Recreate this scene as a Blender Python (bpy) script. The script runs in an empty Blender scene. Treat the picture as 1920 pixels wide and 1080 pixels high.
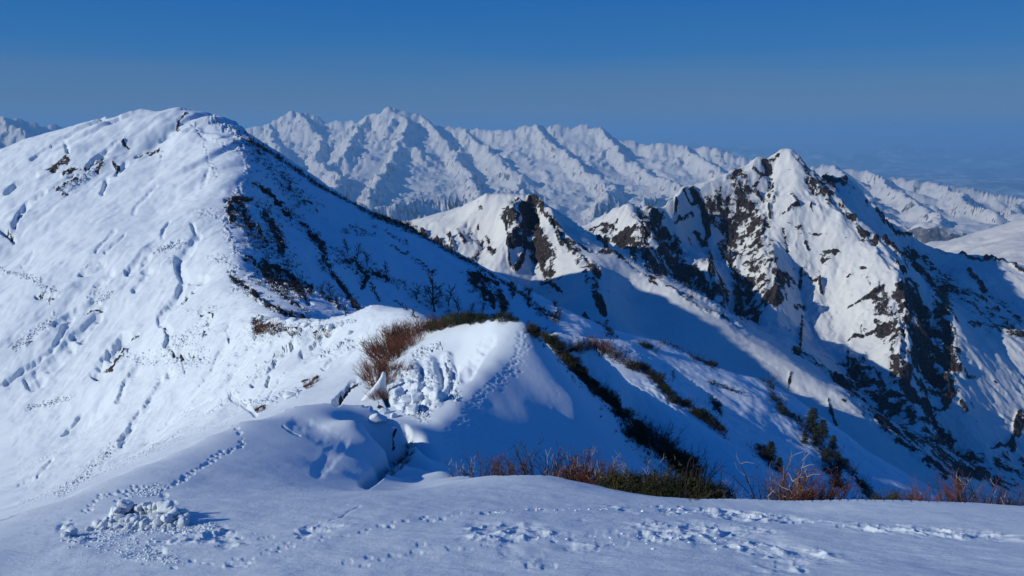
import bpy, math, random, time
import numpy as np
T0 = time.perf_counter()
sc = bpy.context.scene
C = sc.collection

# ------------------------------------------------------------------ camera, sky, sun, exposure
F = 1478.0                       # focal length in pixels of the 1920 px wide photograph
PITCH = math.radians(11.1)
cd = bpy.data.cameras.new('camera')
cam = bpy.data.objects.new('camera', cd); C.objects.link(cam)
cam.location = (0, 0, 0)
cam.rotation_euler = (math.radians(90) - PITCH, 0, 0)
cd.sensor_width = 36.0; cd.lens = 36.0 * F / 1920.0
cd.clip_start = 0.1; cd.clip_end = 400000.0
sc.camera = cam

SUN_EL = math.radians(23.2)
SUN_DIR = np.array([-0.958, -0.285, 0.0]); SUN_DIR /= np.linalg.norm(SUN_DIR)   # horizontal direction towards the sun
SUN_AZ = math.atan2(SUN_DIR[0], SUN_DIR[1])       # clockwise from +Y
sl = bpy.data.lights.new('sun', 'SUN'); sl.energy = 3.35; sl.angle = math.radians(0.5); sl.color = (1.0, 0.965, 0.85)
so = bpy.data.objects.new('sun', sl); C.objects.link(so)
sv = (SUN_DIR[0]*math.cos(SUN_EL), SUN_DIR[1]*math.cos(SUN_EL), math.sin(SUN_EL))
from mathutils import Vector
so.rotation_euler = Vector(sv).to_track_quat('Z', 'Y').to_euler()

w = bpy.data.worlds.new('World'); sc.world = w; w.use_nodes = True
nt = w.node_tree; nt.nodes.clear()
N = nt.nodes.new; L = nt.links.new
out = N('ShaderNodeOutputWorld'); bg = N('ShaderNodeBackground'); sky = N('ShaderNodeTexSky')
sky.sky_type = 'NISHITA'; sky.sun_disc = False
sky.sun_elevation = SUN_EL; sky.sun_rotation = SUN_AZ
sky.altitude = 1950; sky.air_density = 1.0; sky.dust_density = 0.25; sky.ozone_density = 3.0
# the Nishita sky, graded towards the deep mountain blue of the photograph by height above the horizon
gm = N('ShaderNodeGamma'); gm.inputs[1].default_value = 1.2; L(sky.outputs[0], gm.inputs[0])
gk = N('ShaderNodeVectorMath'); gk.operation = 'SCALE'; gk.inputs['Scale'].default_value = 0.09; L(gm.outputs[0], gk.inputs[0])
tc = N('ShaderNodeTexCoord'); sx = N('ShaderNodeSeparateXYZ'); L(tc.outputs['Generated'], sx.inputs[0])
ramp = N('ShaderNodeValToRGB'); L(sx.outputs['Z'], ramp.inputs[0])
els = [(-1, (.05,.12,.26)), (0, (.066,.142,.265)), (2.0, (.070,.150,.290)), (4.0, (.045,.150,.340)), (5.6, (.010,.134,.385)), (9.5, (.001,.112,.390)), (25, (.0005,.086,.350)), (90, (.0003,.050,.255))]
er = ramp.color_ramp.elements
for k, (d, c) in enumerate(els):
    e = er[k] if k < 2 else er.new(.5)
    e.position = max(0, math.sin(math.radians(d))) if k else 0.0; e.color = (*c, 1)
wn = N('ShaderNodeTexNoise'); wn.inputs['Scale'].default_value = 2.0; wn.inputs['Detail'].default_value = 5
wm = N('ShaderNodeMapping'); wm.inputs['Scale'].default_value = (1.5, 1.5, 22); L(tc.outputs['Generated'], wm.inputs[0]); L(wm.outputs[0], wn.inputs[0])
wa = N('ShaderNodeMath'); wa.operation = 'MULTIPLY_ADD'; wa.inputs[1].default_value = .044; L(wn.outputs[0], wa.inputs[0])
wb = N('ShaderNodeMath'); wb.operation = 'ADD'; wb.inputs[1].default_value = -.022; L(sx.outputs['Z'], wb.inputs[0]); L(wb.outputs[0], wa.inputs[2])
L(wa.outputs[0], ramp.inputs[0])
tint = N('ShaderNodeMix'); tint.data_type = 'RGBA'; tint.inputs[0].default_value = 0.94
L(gk.outputs[0], tint.inputs[6]); L(ramp.outputs[0], tint.inputs[7])
sc10 = N('ShaderNodeVectorMath'); sc10.operation = 'SCALE'; sc10.inputs['Scale'].default_value = 10.0; L(tint.outputs[2], sc10.inputs[0])
L(sc10.outputs[0], bg.inputs[0]); bg.inputs[1].default_value = 0.10
L(bg.outputs[0], out.inputs[0])
vs = sc.view_settings
sc.display_settings.display_device = 'sRGB'
vs.view_transform = 'Standard'; vs.look = 'None'; vs.exposure = 0.0; vs.gamma = 1.0; vs.use_curve_mapping = False
sc.render.engine = 'CYCLES'
cy = sc.cycles
cy.use_denoising = True
cy.max_bounces = 6; cy.diffuse_bounces = 1; cy.volume_bounces = 1; cy.glossy_bounces = 2
cy.caustics_reflective = False; cy.caustics_refractive = False

# ------------------------------------------------------------------ numpy helpers
rng = np.random.default_rng(7)
CP, SP = math.cos(PITCH), math.sin(PITCH)
def P(px, py, D):
    """pixel of the photograph + forward distance -> place in the world"""
    a = (px - 960.0)/F; b = (540.0 - py)/F
    den = CP + b*SP
    return (a*D/den, D, (-SP + b*CP)*D/den)
def proj(x, y, z):
    f = y*CP - z*SP; f = np.where(f < 0.5, 0.5, f)
    u = y*SP + z*CP
    return 960.0 + F*x/f, 540.0 - F*u/f
def sstep(a, b, x):
    t = np.clip((x-a)/(b-a), 0, 1); return t*t*(3-2*t)

def hash2(ix, iy, seed):
    h = (ix.astype(np.int64)*374761393 + iy.astype(np.int64)*668265263 + seed*1442695041) & 0xffffffff
    h = ((h ^ (h >> 13))*1274126177) & 0xffffffff
    h = h ^ (h >> 16)
    return (h & 0xffffff).astype(np.float32)/16777215.0
def noise(x, y, seed=0):
    """smooth value noise, -1..1"""
    fx = np.floor(x); fy = np.floor(y); ix = fx.astype(np.int64); iy = fy.astype(np.int64)
    tx = (x-fx); ty = (y-fy)
    tx = (tx*tx*tx*(tx*(tx*6-15)+10)).astype(np.float32); ty = (ty*ty*ty*(ty*(ty*6-15)+10)).astype(np.float32)
    a = hash2(ix, iy, seed); b = hash2(ix+1, iy, seed); c = hash2(ix, iy+1, seed); d = hash2(ix+1, iy+1, seed)
    return ((a+(b-a)*tx) + ((c+(d-c)*tx)-(a+(b-a)*tx))*ty)*2-1
def fbm(x, y, o=4, seed=0, gain=0.5):
    s = 0; a = 1.0; t = 0
    for k in range(o):
        s = s + a*noise(x, y, seed+k*17); t += a
        x, y = x*1.62-y*1.18+3.7, x*1.18+y*1.62-1.3; a *= gain
    return s/t
def ridged(x, y, o=4, seed=0, gain=0.5):
    s = 0; a = 1.0; t = 0; wgt = 1.0
    for k in range(o):
        n = 1-np.abs(noise(x, y, seed+k*17)); n = n*n*wgt
        wgt = np.clip(n*1.6, 0, 1)
        s = s + a*n; t += a
        x, y = x*1.62-y*1.18+3.7, x*1.18+y*1.62-1.3; a *= gain
    return s/t
def gully(x, y, dx, dy, seed, sharp=False):
    """stripes that run along the fall line; (dx,dy) lies across it. returns height and its slope in x, y"""
    ipx = np.floor(x); ipy = np.floor(y); fx = (x-ipx).astype(np.float32); fy = (y-ipy).astype(np.float32)
    ipx = ipx.astype(np.int64); ipy = ipy.astype(np.int64)
    h = np.zeros(x.shape, np.float32); gx = h.copy(); gy = h.copy(); wt = h.copy()
    for i in (-1, 0, 1, 2):
        for j in (-1, 0, 1, 2):
            hx = hash2(ipx-i, ipy-j, seed)*0.5; hy = hash2(ipx-i, ipy-j, seed+91)*0.5
            px = fx+i-hx; py = fy+j-hy
            wk = np.exp(-(px*px+py*py)*2.0); wt += wk
            m = (px*dx+py*dy)*6.2832
            h += np.cos(m)*wk; s = -np.sin(m)*wk
            gx += s*dx; gy += s*dy
    h /= wt; gx /= wt; gy /= wt
    if sharp:
        r = np.sqrt(h*h+.012); return 1-2*r, -2*h/r*gx, -2*h/r*gy
    return h, gx, gy

class RBF:
    """a smooth sheet through control points, creased along dense ridge lines"""
    def __init__(s, pts, c=0.0, scale=None, smooth=0.0):
        p = np.array(pts, float)
        s.org = p[:, :2].mean(0)
        q = (p[:, :2]-s.org)
        s.c2 = ((c*np.hypot(p[:, 0], p[:, 1])).astype(np.float32))**2
        d = np.sqrt(((q[:, None]-q[None])**2).sum(-1) + s.c2[None])
        n = len(q)
        A = np.zeros((n+3, n+3)); A[:n, :n] = d + np.eye(n)*smooth
        Q = np.c_[np.ones(n), q]; A[:n, n:] = Q; A[n:, :n] = Q.T
        sol = np.linalg.lstsq(A, np.r_[p[:, 2], 0, 0, 0], rcond=1e-10)[0]
        s.q = q.astype(np.float32); s.w = sol[:n].astype(np.float32); s.l = sol[n:]
    def __call__(s, x, y):
        sh = x.shape; X = (x.ravel()-s.org[0]).astype(np.float32); Y = (y.ravel()-s.org[1]).astype(np.float32)
        o = np.empty(len(X), np.float32)
        for k in range(0, len(X), 40000):
            a = X[k:k+40000, None]; b = Y[k:k+40000, None]
            d = np.sqrt((a-s.q[None, :, 0])**2 + (b-s.q[None, :, 1])**2 + s.c2[None])
            o[k:k+40000] = d @ s.w
        return (o + s.l[0] + s.l[1]*X + s.l[2]*Y).reshape(sh)

def line(pts, step=None, world=False):
    """points along a polyline of (px, py, D), split in world space"""
    W = [p if world else P(*p) for p in pts]
    res = []
    for a, b in zip(W[:-1], W[1:]):
        a = np.array(a, float); b = np.array(b, float)
        n = max(1, int(np.linalg.norm((b-a)[:2])/step)) if step else 1
        for k in range(n): res.append(tuple(a+(b-a)*k/n))
    res.append(tuple(W[-1])); return res

def thin(pts, f):
    """drop control points that crowd each other; f is a share of the distance"""
    keep = []
    for p in pts:
        m = (f*math.hypot(p[0], p[1]))**2
        if all((p[0]-q[0])**2+(p[1]-q[1])**2 > m for q in keep): keep.append(p)
    return keep

def stroke_map(strokes, soft=.4):
    """strokes drawn on the slopes: ((px,py)...), width px -> 1920x1080 map in 0..1 (half size)"""
    M = np.zeros((1120, 2000), np.float32)      # offset (40, 20)
    for pts, wd, val in strokes:
        for (a, b) in zip(pts[:-1], pts[1:]) if len(pts) > 1 else [(pts[0], pts[0])]:
            wa = a[2] if len(a) > 2 else wd; wb = b[2] if len(b) > 2 else wd
            ax, ay, bx, by = a[0]+40, a[1]+20, b[0]+40, b[1]+20
            r = max(wa, wb)*.75+3
            x0, x1 = int(max(0, min(ax, bx)-r)), int(min(1999, max(ax, bx)+r))+1
            y0, y1 = int(max(0, min(ay, by)-r)), int(min(1119, max(ay, by)+r))+1
            if x1 <= x0 or y1 <= y0: continue
            X, Y = np.meshgrid(np.arange(x0, x1), np.arange(y0, y1))
            dx, dy = bx-ax, by-ay; l2 = dx*dx+dy*dy+1e-9
            t = np.clip(((X-ax)*dx+(Y-ay)*dy)/l2, 0, 1)
            d = np.sqrt((X-ax-t*dx)**2+(Y-ay-t*dy)**2)
            wv = (wa+(wb-wa)*t)/2
            v = (1-sstep(soft, 1.35, d/np.maximum(wv, .4)))*val
            S = M[y0:y1, x0:x1]; np.maximum(S, v, out=S)
    return M
def sample(M, px, py):
    x = np.clip(px+40, 0, 1998.5); y = np.clip(py+20, 0, 1118.5)
    ix = x.astype(int); iy = y.astype(int); fx = x-ix; fy = y-iy
    return ((M[iy, ix]*(1-fx)+M[iy, ix+1]*fx)*(1-fy)+(M[iy+1, ix]*(1-fx)+M[iy+1, ix+1]*fx)*fy).astype(np.float32)

def grid_rows(hf, u, y0, y1, rows, nu=160, ny=500, base=0.12, power=1.0, blur=7):
    """for every column choose forward distances so that rows are even on what can be seen"""
    uu = np.linspace(u[0], u[-1], nu); yy = np.exp(np.linspace(math.log(y0), math.log(y1), ny))
    X = uu[:, None]*yy[None]; Y = np.broadcast_to(yy[None], X.shape)
    Z = hf(X, Y)
    _, py = proj(X, Y, Z)
    d = np.maximum(-(np.diff(py, axis=1)), 0)                      # rising on the picture = facing us
    run = np.minimum.accumulate(py, axis=1)
    vis = (py[:, 1:] <= run[:, 1:]+6)
    inside = (py[:, 1:] < 1250)
    d = np.minimum(d, 12)*np.where(vis, 1, .25)*np.where(inside, 1, .15)
    d = d/np.maximum(d.sum(1, keepdims=True), 1e-6) + base/(ny-1)
    k = np.ones(blur)/blur
    for _ in range(2):
        dp = np.pad(d, ((blur//2, blur//2), (0, 0)), mode='edge')
        d = sum(dp[i:i+nu]*k[i] for i in range(blur))
    cum = np.c_[np.zeros(nu), np.cumsum(d, 1)]; cum /= cum[:, -1:]
    t = np.linspace(0, 1, rows)
    R = np.stack([np.interp(t, cum[i], np.log(yy)) for i in range(nu)])
    res = np.empty((len(u), rows))
    for j in range(rows): res[:, j] = np.interp(u, uu, R[:, j])
    return np.exp(res)

def slope_of(X, Y, Z):
    xi, xj = np.gradient(X); yi, yj = np.gradient(Y); zi, zj = np.gradient(Z)
    det = xi*yj-xj*yi; det = np.where(np.abs(det) < 1e-9, 1e-9, det)
    return (zi*yj-zj*yi)/det, (xi*zj-xj*zi)/det

def mesh_grid(name, X, Y, Z, mat, attrs=None, kind='structure', label=None, cat=None, keep=None):
    nu, nr = X.shape
    me = bpy.data.meshes.new(name)
    co = np.stack([X, Y, Z], -1).astype(np.float32).reshape(-1)
    idx = np.arange(nu*nr).reshape(nu, nr)
    q = np.stack([idx[:-1, :-1], idx[1:, :-1], idx[1:, 1:], idx[:-1, 1:]], -1).reshape(-1, 4)
    if keep is not None:
        q = q[keep(X, Y)[:-1, :-1].reshape(-1)]; used = np.zeros(nu*nr, bool); used[q.ravel()] = True
        remap = np.cumsum(used)-1; q = remap[q]; co = co.reshape(-1, 3)[used].reshape(-1)
        attrs = {k: np.asarray(v).reshape(-1)[used] for k, v in attrs.items()}
    me.vertices.add(len(co)//3); me.vertices.foreach_set('co', co)
    me.loops.add(q.size); me.loops.foreach_set('vertex_index', q.reshape(-1).astype(np.int32))
    me.polygons.add(len(q)); me.polygons.foreach_set('loop_start', (np.arange(len(q))*4).astype(np.int32))
    me.polygons.foreach_set('use_smooth', np.ones(len(q), bool))
    for k, v in (attrs or {}).items():
        a = me.attributes.new(k, 'FLOAT', 'POINT'); a.data.foreach_set('value', np.ascontiguousarray(v, np.float32).reshape(-1))
    me.update(); me.materials.append(mat)
    o = bpy.data.objects.new(name, me); C.objects.link(o)
    o['kind'] = kind
    if label: o['label'] = label
    if cat: o['category'] = cat
    return o

# ------------------------------------------------------------------ materials
def new_mat(name):
    m = bpy.data.materials.new(name); m.use_nodes = True; t = m.node_tree
    return m, t, t.nodes.new, t.links.new, t.nodes['Principled BSDF']
def snow_rock(name, snow=(0.75, 0.84, 0.90), rock=(0.060, 0.045, 0.038), rock2=(0.014, 0.012, 0.013), bump=0.3, size=1.0, rock_size=1.0, soft=0.10, jitter=0.35, grain=0.0):
    m, t, n, l, b = new_mat(name)
    at = n('ShaderNodeAttribute'); at.attribute_name = 'rock'
    geo = n('ShaderNodeNewGeometry')
    mp = n('ShaderNodeMapping'); mp.inputs['Scale'].default_value = (1/size,)*3
    l(geo.outputs['Position'], mp.inputs[0])
    n1 = n('ShaderNodeTexNoise'); n1.inputs['Scale'].default_value = 1.0; n1.inputs['Detail'].default_value = 8; n1.inputs['Roughness'].default_value = .72
    l(mp.outputs[0], n1.inputs[0])
    # rock edge broken by noise
    ma = n('ShaderNodeMath'); ma.operation = 'MULTIPLY_ADD'; ma.inputs[1].default_value = jitter*2; ma.inputs[2].default_value = -jitter
    l(n1.outputs[0], ma.inputs[0])
    ad = n('ShaderNodeMath'); ad.operation = 'ADD'; l(at.outputs['Fac'], ad.inputs[0]); l(ma.outputs[0], ad.inputs[1])
    mr = n('ShaderNodeMapRange'); mr.interpolation_type = 'SMOOTHSTEP'; mr.inputs[1].default_value = .5-soft; mr.inputs[2].default_value = .5+soft
    l(ad.outputs[0], mr.inputs[0])
    n2 = n('ShaderNodeTexNoise'); n2.inputs['Scale'].default_value = 3.1/rock_size; n2.inputs['Detail'].default_value = 6
    l(mp.outputs[0], n2.inputs[0])
    rk = n('ShaderNodeMix'); rk.data_type = 'RGBA'; rk.inputs[6].default_value = (*rock2, 1); rk.inputs[7].default_value = (*rock, 1)
    cr = n('ShaderNodeMapRange'); cr.inputs[1].default_value = .35; cr.inputs[2].default_value = .65; l(n2.outputs[0], cr.inputs[0]); l(cr.outputs[0], rk.inputs[0])
    sn = n('ShaderNodeMix'); sn.data_type = 'RGBA'; sn.inputs[6].default_value = (*snow, 1); sn.inputs[7].default_value = (snow[0]*.9, snow[1]*.91, snow[2]*.93, 1)
    n3 = n('ShaderNodeTexNoise'); n3.inputs['Scale'].default_value = .23; n3.inputs['Detail'].default_value = 4; l(mp.outputs[0], n3.inputs[0]); l(n3.outputs[0], sn.inputs[0])
    mx = n('ShaderNodeMix'); mx.data_type = 'RGBA'; l(mr.outputs[0], mx.inputs[0]); l(sn.outputs[2], mx.inputs[6]); l(rk.outputs[2], mx.inputs[7])
    l(mx.outputs[2], b.inputs['Base Color'])
    b.inputs['Roughness'].default_value = .75; b.inputs['Specular IOR Level'].default_value = .2
    bp = n('ShaderNodeBump'); bp.inputs['Strength'].default_value = 1.0; bp.inputs['Distance'].default_value = bump
    hh = n('ShaderNodeMath'); hh.operation = 'MULTIPLY_ADD'; hh.inputs[1].default_value = .6
    l(mr.outputs[0], hh.inputs[0])
    h2 = n('ShaderNodeMath'); h2.operation = 'MULTIPLY'; l(n2.outputs[0], h2.inputs[0])
    mm = n('ShaderNodeMath'); mm.operation = 'MULTIPLY_ADD'; mm.inputs[1].default_value = 2.2; mm.inputs[2].default_value = .12; l(mr.outputs[0], mm.inputs[0]); l(mm.outputs[0], h2.inputs[1])
    l(h2.outputs[0], bp.inputs['Height']); l(bp.outputs[0], b.inputs['Normal'])
    if grain:
        n4 = n('ShaderNodeTexNoise'); n4.inputs['Scale'].default_value = 7.0; n4.inputs['Detail'].default_value = 7; n4.inputs['Roughness'].default_value = .7
        m4 = n('ShaderNodeMapping'); m4.inputs['Scale'].default_value = (.7, 1.6, 1); l(geo.outputs['Position'], m4.inputs[0]); l(m4.outputs[0], n4.inputs[0])
        b4 = n('ShaderNodeBump'); b4.inputs['Distance'].default_value = grain; l(n4.outputs[0], b4.inputs['Height']); l(bp.outputs[0], b4.inputs['Normal']); l(b4.outputs[0], b.inputs['Normal'])
    return m

# ------------------------------------------------------------------ near terrain: camera slope, mound, left mountain, near spurs
near = []
def ctl(lst, step=None): near.extend(line(lst, step) if len(lst) > 1 else [P(*lst[0])])
def pt(*a): near.extend(P(*p) for p in a)
# left mountain skyline and crest
ctl([(-400,500,560),(-200,400,545),(-60,335,530),(0,303,520),(60,277,512),(118,250,505),(128,243,503),(200,232,495),(280,217,487),(330,210,482),(345,206,480),(362,214,478),(395,219,475),(440,238,470),(520,290,468),(600,345,465),(700,398,460),(780,430,455),(860,472,445),(900,495,440),(960,532,425),(1040,588,400),(1090,632,380),(1180,730,365)], 5)
ctl([(362,214,478),(410,228,458),(440,246,440),(455,285,410),(472,335,382),(440,370,355),(420,400,335),(425,435,315),(452,470,290),(440,515,262),(442,548,240),(475,592,200),(520,602,170),(600,606,140),(650,590,125),(700,573,115),(760,583,108),(800,602,101),(860,604,90),(930,598,80)], 3)
pt((600,480,333),(600,570,284),(700,520,350),(700,600,300),(800,560,369),(800,640,325),(900,600,385),(900,660,340),(520,520,285),(520,400,380),(560,440,365),(1000,700,330),(960,640,360))
near += [(x+10, y+7, z-9) for (x, y, z) in line([(520,602,170),(600,606,140),(650,590,125),(700,573,115),(760,583,108),(800,602,101),(860,604,90)], 6)]
near += [(x+24, y+16, z-21) for (x, y, z) in line([(520,602,170),(600,606,140),(650,590,125),(700,573,115),(760,583,108),(800,602,101),(860,604,90)], 9)]
# lit west flank
pt((0,600,293),(0,900,198),(300,700,221),(200,450,331),(100,380,400),(300,300,430),(300,400,362),(100,700,262),(150,820,222),(300,830,172),(350,560,268),(350,480,300),(0,450,380),(200,600,283),(-300,700,330),(-300,1000,220),(400,700,178),(430,660,190),(300,620,240))
pt((500,700,118),(560,740,92),(650,680,103),(700,740,76),(450,770,112),(380,800,138),(600,660,118),(560,650,140),(480,650,165),(700,650,101),(760,640,99),(720,690,90))
# foreground shoulder
ctl([(-200,1060,24),(0,975,27),(150,920,32),(300,860,39),(440,795,46),(540,765,51),(620,756,53),(700,764,53.2),(745,790,52.5)], 3)
near += [(x-5, y+7, z-7) for (x, y, z) in line([(-200,1060,24),(0,975,27),(150,920,32),(300,860,39),(440,795,47)], 10)]
pt((0,1080,15),(-300,1080,15),(500,1080,12.8),(960,1080,12),(1500,1080,12),(1920,1080,12.3),(2300,1080,12.5),(960,1000,16.8),(500,1000,17.5),(1500,1000,17.5),(1920,1000,17.6),(270,960,20.5),(300,900,30),(400,900,31.5),(500,900,32.5),(450,920,28),(600,920,30),(700,925,33),(500,825,42.3),(600,850,42),(600,800,47.3),(600,875,39.3),(640,860,41.5),(560,860,39.6),(560,825,43.3),(680,865,42.3),(640,820,45.6),(680,800,48.5),(640,885,39),(560,790,47.6),(520,800,45.3),(480,840,40.3),(680,900,39),(600,900,35.5),(700,830,46.3),(650,790,48.8),(960,940,24),(1300,960,23.5),(1500,960,24),(400,860,37))
near += [(0,-12,1.5),(0,0,-1.75),(-8,1,-2.9),(8,1,-2.2),(0,6,-4.4),(-7,7,-5.8),(8,7,-4.9),(-25,0,-9),(25,0,-5),(-30,-20,-9),(30,-20,-2)]
# mound: front ridge, east face, lit west side
ctl([(930,598,80),(955,597,79.5),(985,606,78.5),(965,645,76),(930,680,73),(880,730,68),(830,790,62),(790,830,57),(776,855,54),(774,880,49),(770,905,42),(780,920,36)], 2.5)
ctl([(985,606,78.5),(1020,640,78.8),(1050,680,78.6),(1100,740,79),(1180,800,78),(1220,860,75.5),(1300,930,71)], 3)
for rx_, ry_, rd_ in ((955,655,75),(930,680,73),(905,705,70.5),(880,730,68),(855,760,65),(830,790,62),(800,822,58.3)):
    x_, y_, z_ = P(rx_, ry_, rd_); s_ = 1 if rd_ > 60 else .85
    near += [(x_+.94*k_, y_-.35*k_, z_-h_*s_) for k_, h_ in ((2, 1.1), (4, 2.32), (6.5, 4.1), (9.8, 7.0)) if rd_ < 74 or k_ < 7]
pt((870,645,81),(850,700,77),(800,740,70.5),(780,690,78),(760,760,68),(820,625,90),(740,720,76),(750,870,47),(720,890,44.5),(790,790,62.5))
pt((757,815,58),)
near += [(x, y, z-2.6) for (x, y, z) in line([(700,890,46.5),(722,862,50),(745,830,54.5),(752,812,57)], 3)]
# crest of the foreground slope on the right, then the drop
cr = [(790,880,48.5),(830,884,45),(880,893,41),(940,893,37),(1050,895,34),(1130,912,31.5),(1200,925,29.5),(1300,934,28.5),(1400,935,28.5),(1600,938,28),(1750,945,27),(1920,955,26),(2200,975,25)]
ctl(cr, 4)
near += [(x+1.5, y+12, z-12) for (x, y, z) in line(cr[4:], 8)]
near += [(x+3, y+24, z-26) for (x, y, z) in line(cr[5:], 14)]
# near spurs east of the mound
ctl([(1035,626,112),(1060,632,113),(1100,645,114),(1180,720,112),(1240,755,112),(1330,810,110),(1400,850,108),(1480,915,104),(1560,990,100)], 1.6)
pt((1200,800,103),(1250,850,101),(1300,890,99),(1120,740,107),(1110,690,109.5),(1160,750,107))
near += [(x+8, y+9, z-9) for (x, y, z) in line([(1035,626,112),(1060,632,113),(1100,645,114),(1180,720,112),(1240,755,112),(1330,810,110),(1400,850,108)], 6)]
ctl([(1130,655,200),(1200,680,190),(1260,730,180),(1330,790,170),(1380,840,162),(1450,900,152),(1550,1000,140)], 2.5)
pt((1300,730,222),(1180,640,255),(1400,800,198),(1480,860,182))
ctl([(1250,640,436),(1320,680,417),(1370,715,397),(1440,765,380),(1530,850,357),(1600,920,342),(1700,1010,317)], 4)
pt((1560,800,397),(1620,860,377),(1700,930,350),(1450,720,436),(1300,780,330),(1400,850,311))
near += [(330, 330, -220), (330, 120, -150), (200, 60, -90), (200, 180, -125), (450, 500, -300), (150, 480, -190), (0, 520, -150), (-100, 620, -120), (-350, 700, -150), (-550, 500, -160), (-450, 250, -180), (-300, 80, -120), (-150, 40, -60), (300, 0, -80), (500, 300, -290), (-220, 560, -60), (-120, 570, -80), (-350,640,-110), (60, 560, -180)]
near = thin(near, .0065)
NEAR = RBF(near, c=.0092)
print('near control points', len(near), time.perf_counter()-T0)

# ------------------------------------------------------------------ middle range
mid = []
def ms(p):
    px, py, D = p
    if D < 600 or px < 1150: return p
    s = float(np.interp(px, (1150, 1270, 1330, 1400, 1467, 1700, 1920, 2300), (1.02, .965, .91, .85, .81, .815, .83, .85)))
    return (px, py, D*(1+(s-1)*min(1, (D-600)/80)))
def cm(lst, step=6): mid.extend(line([ms(p) for p in lst], step))
def pm(*a): mid.extend(P(*ms(p)) for p in a)
cm([(700,440,735),(760,418,715),(800,408,700),(870,393,680),(910,372,670),(950,367,665),(985,367,660),(1010,384,650),(1040,400,640),(1062,430,625),(1090,455,612),(1110,468,600),(1160,480,585),(1200,515,565),(1260,545,545),(1330,590,525),(1400,640,505),(1450,670,490),(1540,720,470),(1600,770,450),(1680,840,430),(1760,900,410),(1850,960,395),(2000,1050,380)])
k0_ = len(mid)
cm([(1062,440,790),(1075,432,800),(1110,415,800),(1150,392,792),(1180,383,785),(1210,400,790),(1240,388,815),(1270,372,850),(1330,342,930),(1385,322,1000),(1425,302,1040),(1450,288,1075),(1467,278,1085),(1490,290,1082),(1510,322,1090),(1528,350,1100),(1550,335,1115),(1575,330,1125),(1600,347,1140),(1620,378,1155),(1660,415,1190),(1700,440,1205),(1750,470,1215),(1800,480,1210),(1870,490,1200),(1920,510,1190),(2050,560,1170),(2300,640,1150)])
back_ = mid[k0_:]
mid += [(x+6, y+45, z-38) for (x, y, z) in back_[::4]]
mid += [(x+15, y+130, z-120) for (x, y, z) in back_[::9]]
# ribs of the middle peak
cm([(985,367,660),(965,420,625),(950,470,600),(942,520,575)])
cm([(1010,384,650),(1030,430,615),(1050,480,590)])
cm([(870,393,680),(850,440,650),(900,480,610)])
cm([(1062,430,625),(1085,470,590),(1112,520,540),(1130,570,500),(1145,640,460)])
pm((900,420,655),(930,450,632),(1000,440,640),(1005,500,600),(1040,540,560),(1080,530,545),(1060,560,525),(1000,560,565),(1180,560,545),(1200,620,508),(1250,700,452),(1300,760,408),(1120,680,440),(1400,800,402),(1500,880,368),(1600,920,375),(1230,580,535),(1300,640,497),(1360,680,484),(1450,740,462),(1560,800,436))
# lit rib and bowls below the ridge
# main peak ribs
cm([(1450,288,1075),(1425,380,1000),(1440,440,950),(1458,500,900),(1450,560,850),(1425,605,815)])
cm([(1490,290,1080),(1540,380,1000),(1600,430,950),(1650,470,910),(1690,520,865),(1705,600,815),(1700,660,775),(1690,740,730),(1740,800,690)])
cm([(1472,400,995),(1475,480,945),(1482,560,888),(1490,640,832)])
cm([(1320,347,925),(1292,400,885),(1290,460,845),(1335,500,800),(1335,560,765)])
cm([(1180,383,785),(1205,440,745),(1228,500,705),(1240,530,690)])
cm([(1110,415,800),(1140,450,760),(1170,480,735)])
cm([(1750,560,880),(1775,600,850),(1785,660,810),(1770,720,770),(1800,790,725)])
cm([(1790,500,1150),(1805,550,1020),(1815,600,900),(1838,635,860),(1920,638,870),(2000,650,870)])
pm((1560,500,925),(1590,600,858),(1560,660,815),(1620,720,765),(1650,640,805),(1640,800,705),(1250,470,800),(1240,430,830),(1375,460,930),(1385,540,865),(1370,600,815),(1480,620,820),(1560,700,750),(1300,560,760),(1730,640,845),(1740,740,780),(1725,560,1040),(1700,485,1165),(1760,520,1130),(1850,560,1040),(1850,740,775),(1920,760,775),(1900,850,715),(1820,860,690),(1740,880,655),(2000,860,720),(1880,600,960))
mid += [(-500, 900, -330), (-200, 1000, -330), (0, 950, -330), (200, 1050, -330), (350, 1350, -420), (700, 1450, -450), (1100, 1450, -520), (1100, 800, -400), (1000, 500, -420), (600, 350, -330), (350, 300, -240), (-300, 600, -260), (-100, 500, -230), (0, 420, -210), (500, 1500, -550), (0, 1300, -450)]
mid = thin(mid, .0075)
MID = RBF(mid, c=.0105)
print('mid control points', len(mid), time.perf_counter()-T0)

# ------------------------------------------------------------------ far ranges
far = []; FLINES = []
def cf(lst, step=100, net=0):
    far.extend(line(lst, step))
    if net: FLINES.append((line(lst), net))
SKY1 = [(-400,250,10500),(-200,235,10500),(-60,222,10500),(0,219,10500),(60,224,10700),(110,236,11000),(140,240,11200),(300,262,12000),(440,240,13300),(500,231,13400),(530,215,13500),(560,206,13500),(585,212,13500),(615,228,13400),(640,226,13300),(660,225,13200),(690,210,13000),(715,211,12900),(735,201,12800),(760,207,12800),(785,214,12800),(820,234,12700),(870,238,12600),(920,243,12400),(960,243,12300),(1000,229,12200),(1020,238,12200),(1060,231,12200),(1100,234,12100),(1125,238,12000),(1150,255,11900),(1200,268,11700),(1240,266,11500),(1280,271,11400),(1330,273,11200),(1380,290,11000),(1420,299,10800),(1500,322,10500),(1600,345,10300)]
cf(SKY1, net=1)
cf([(735,203,12800),(770,235,12200),(745,280,11300),(710,330,10000),(690,370,8200)], net=2); cf([(785,216,12800),(850,280,11600),(880,330,10300),(900,365,8900)], net=2)
cf([(560,208,13500),(600,260,12300),(590,300,11200),(640,330,9800),(600,370,7800)], net=2)
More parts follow.
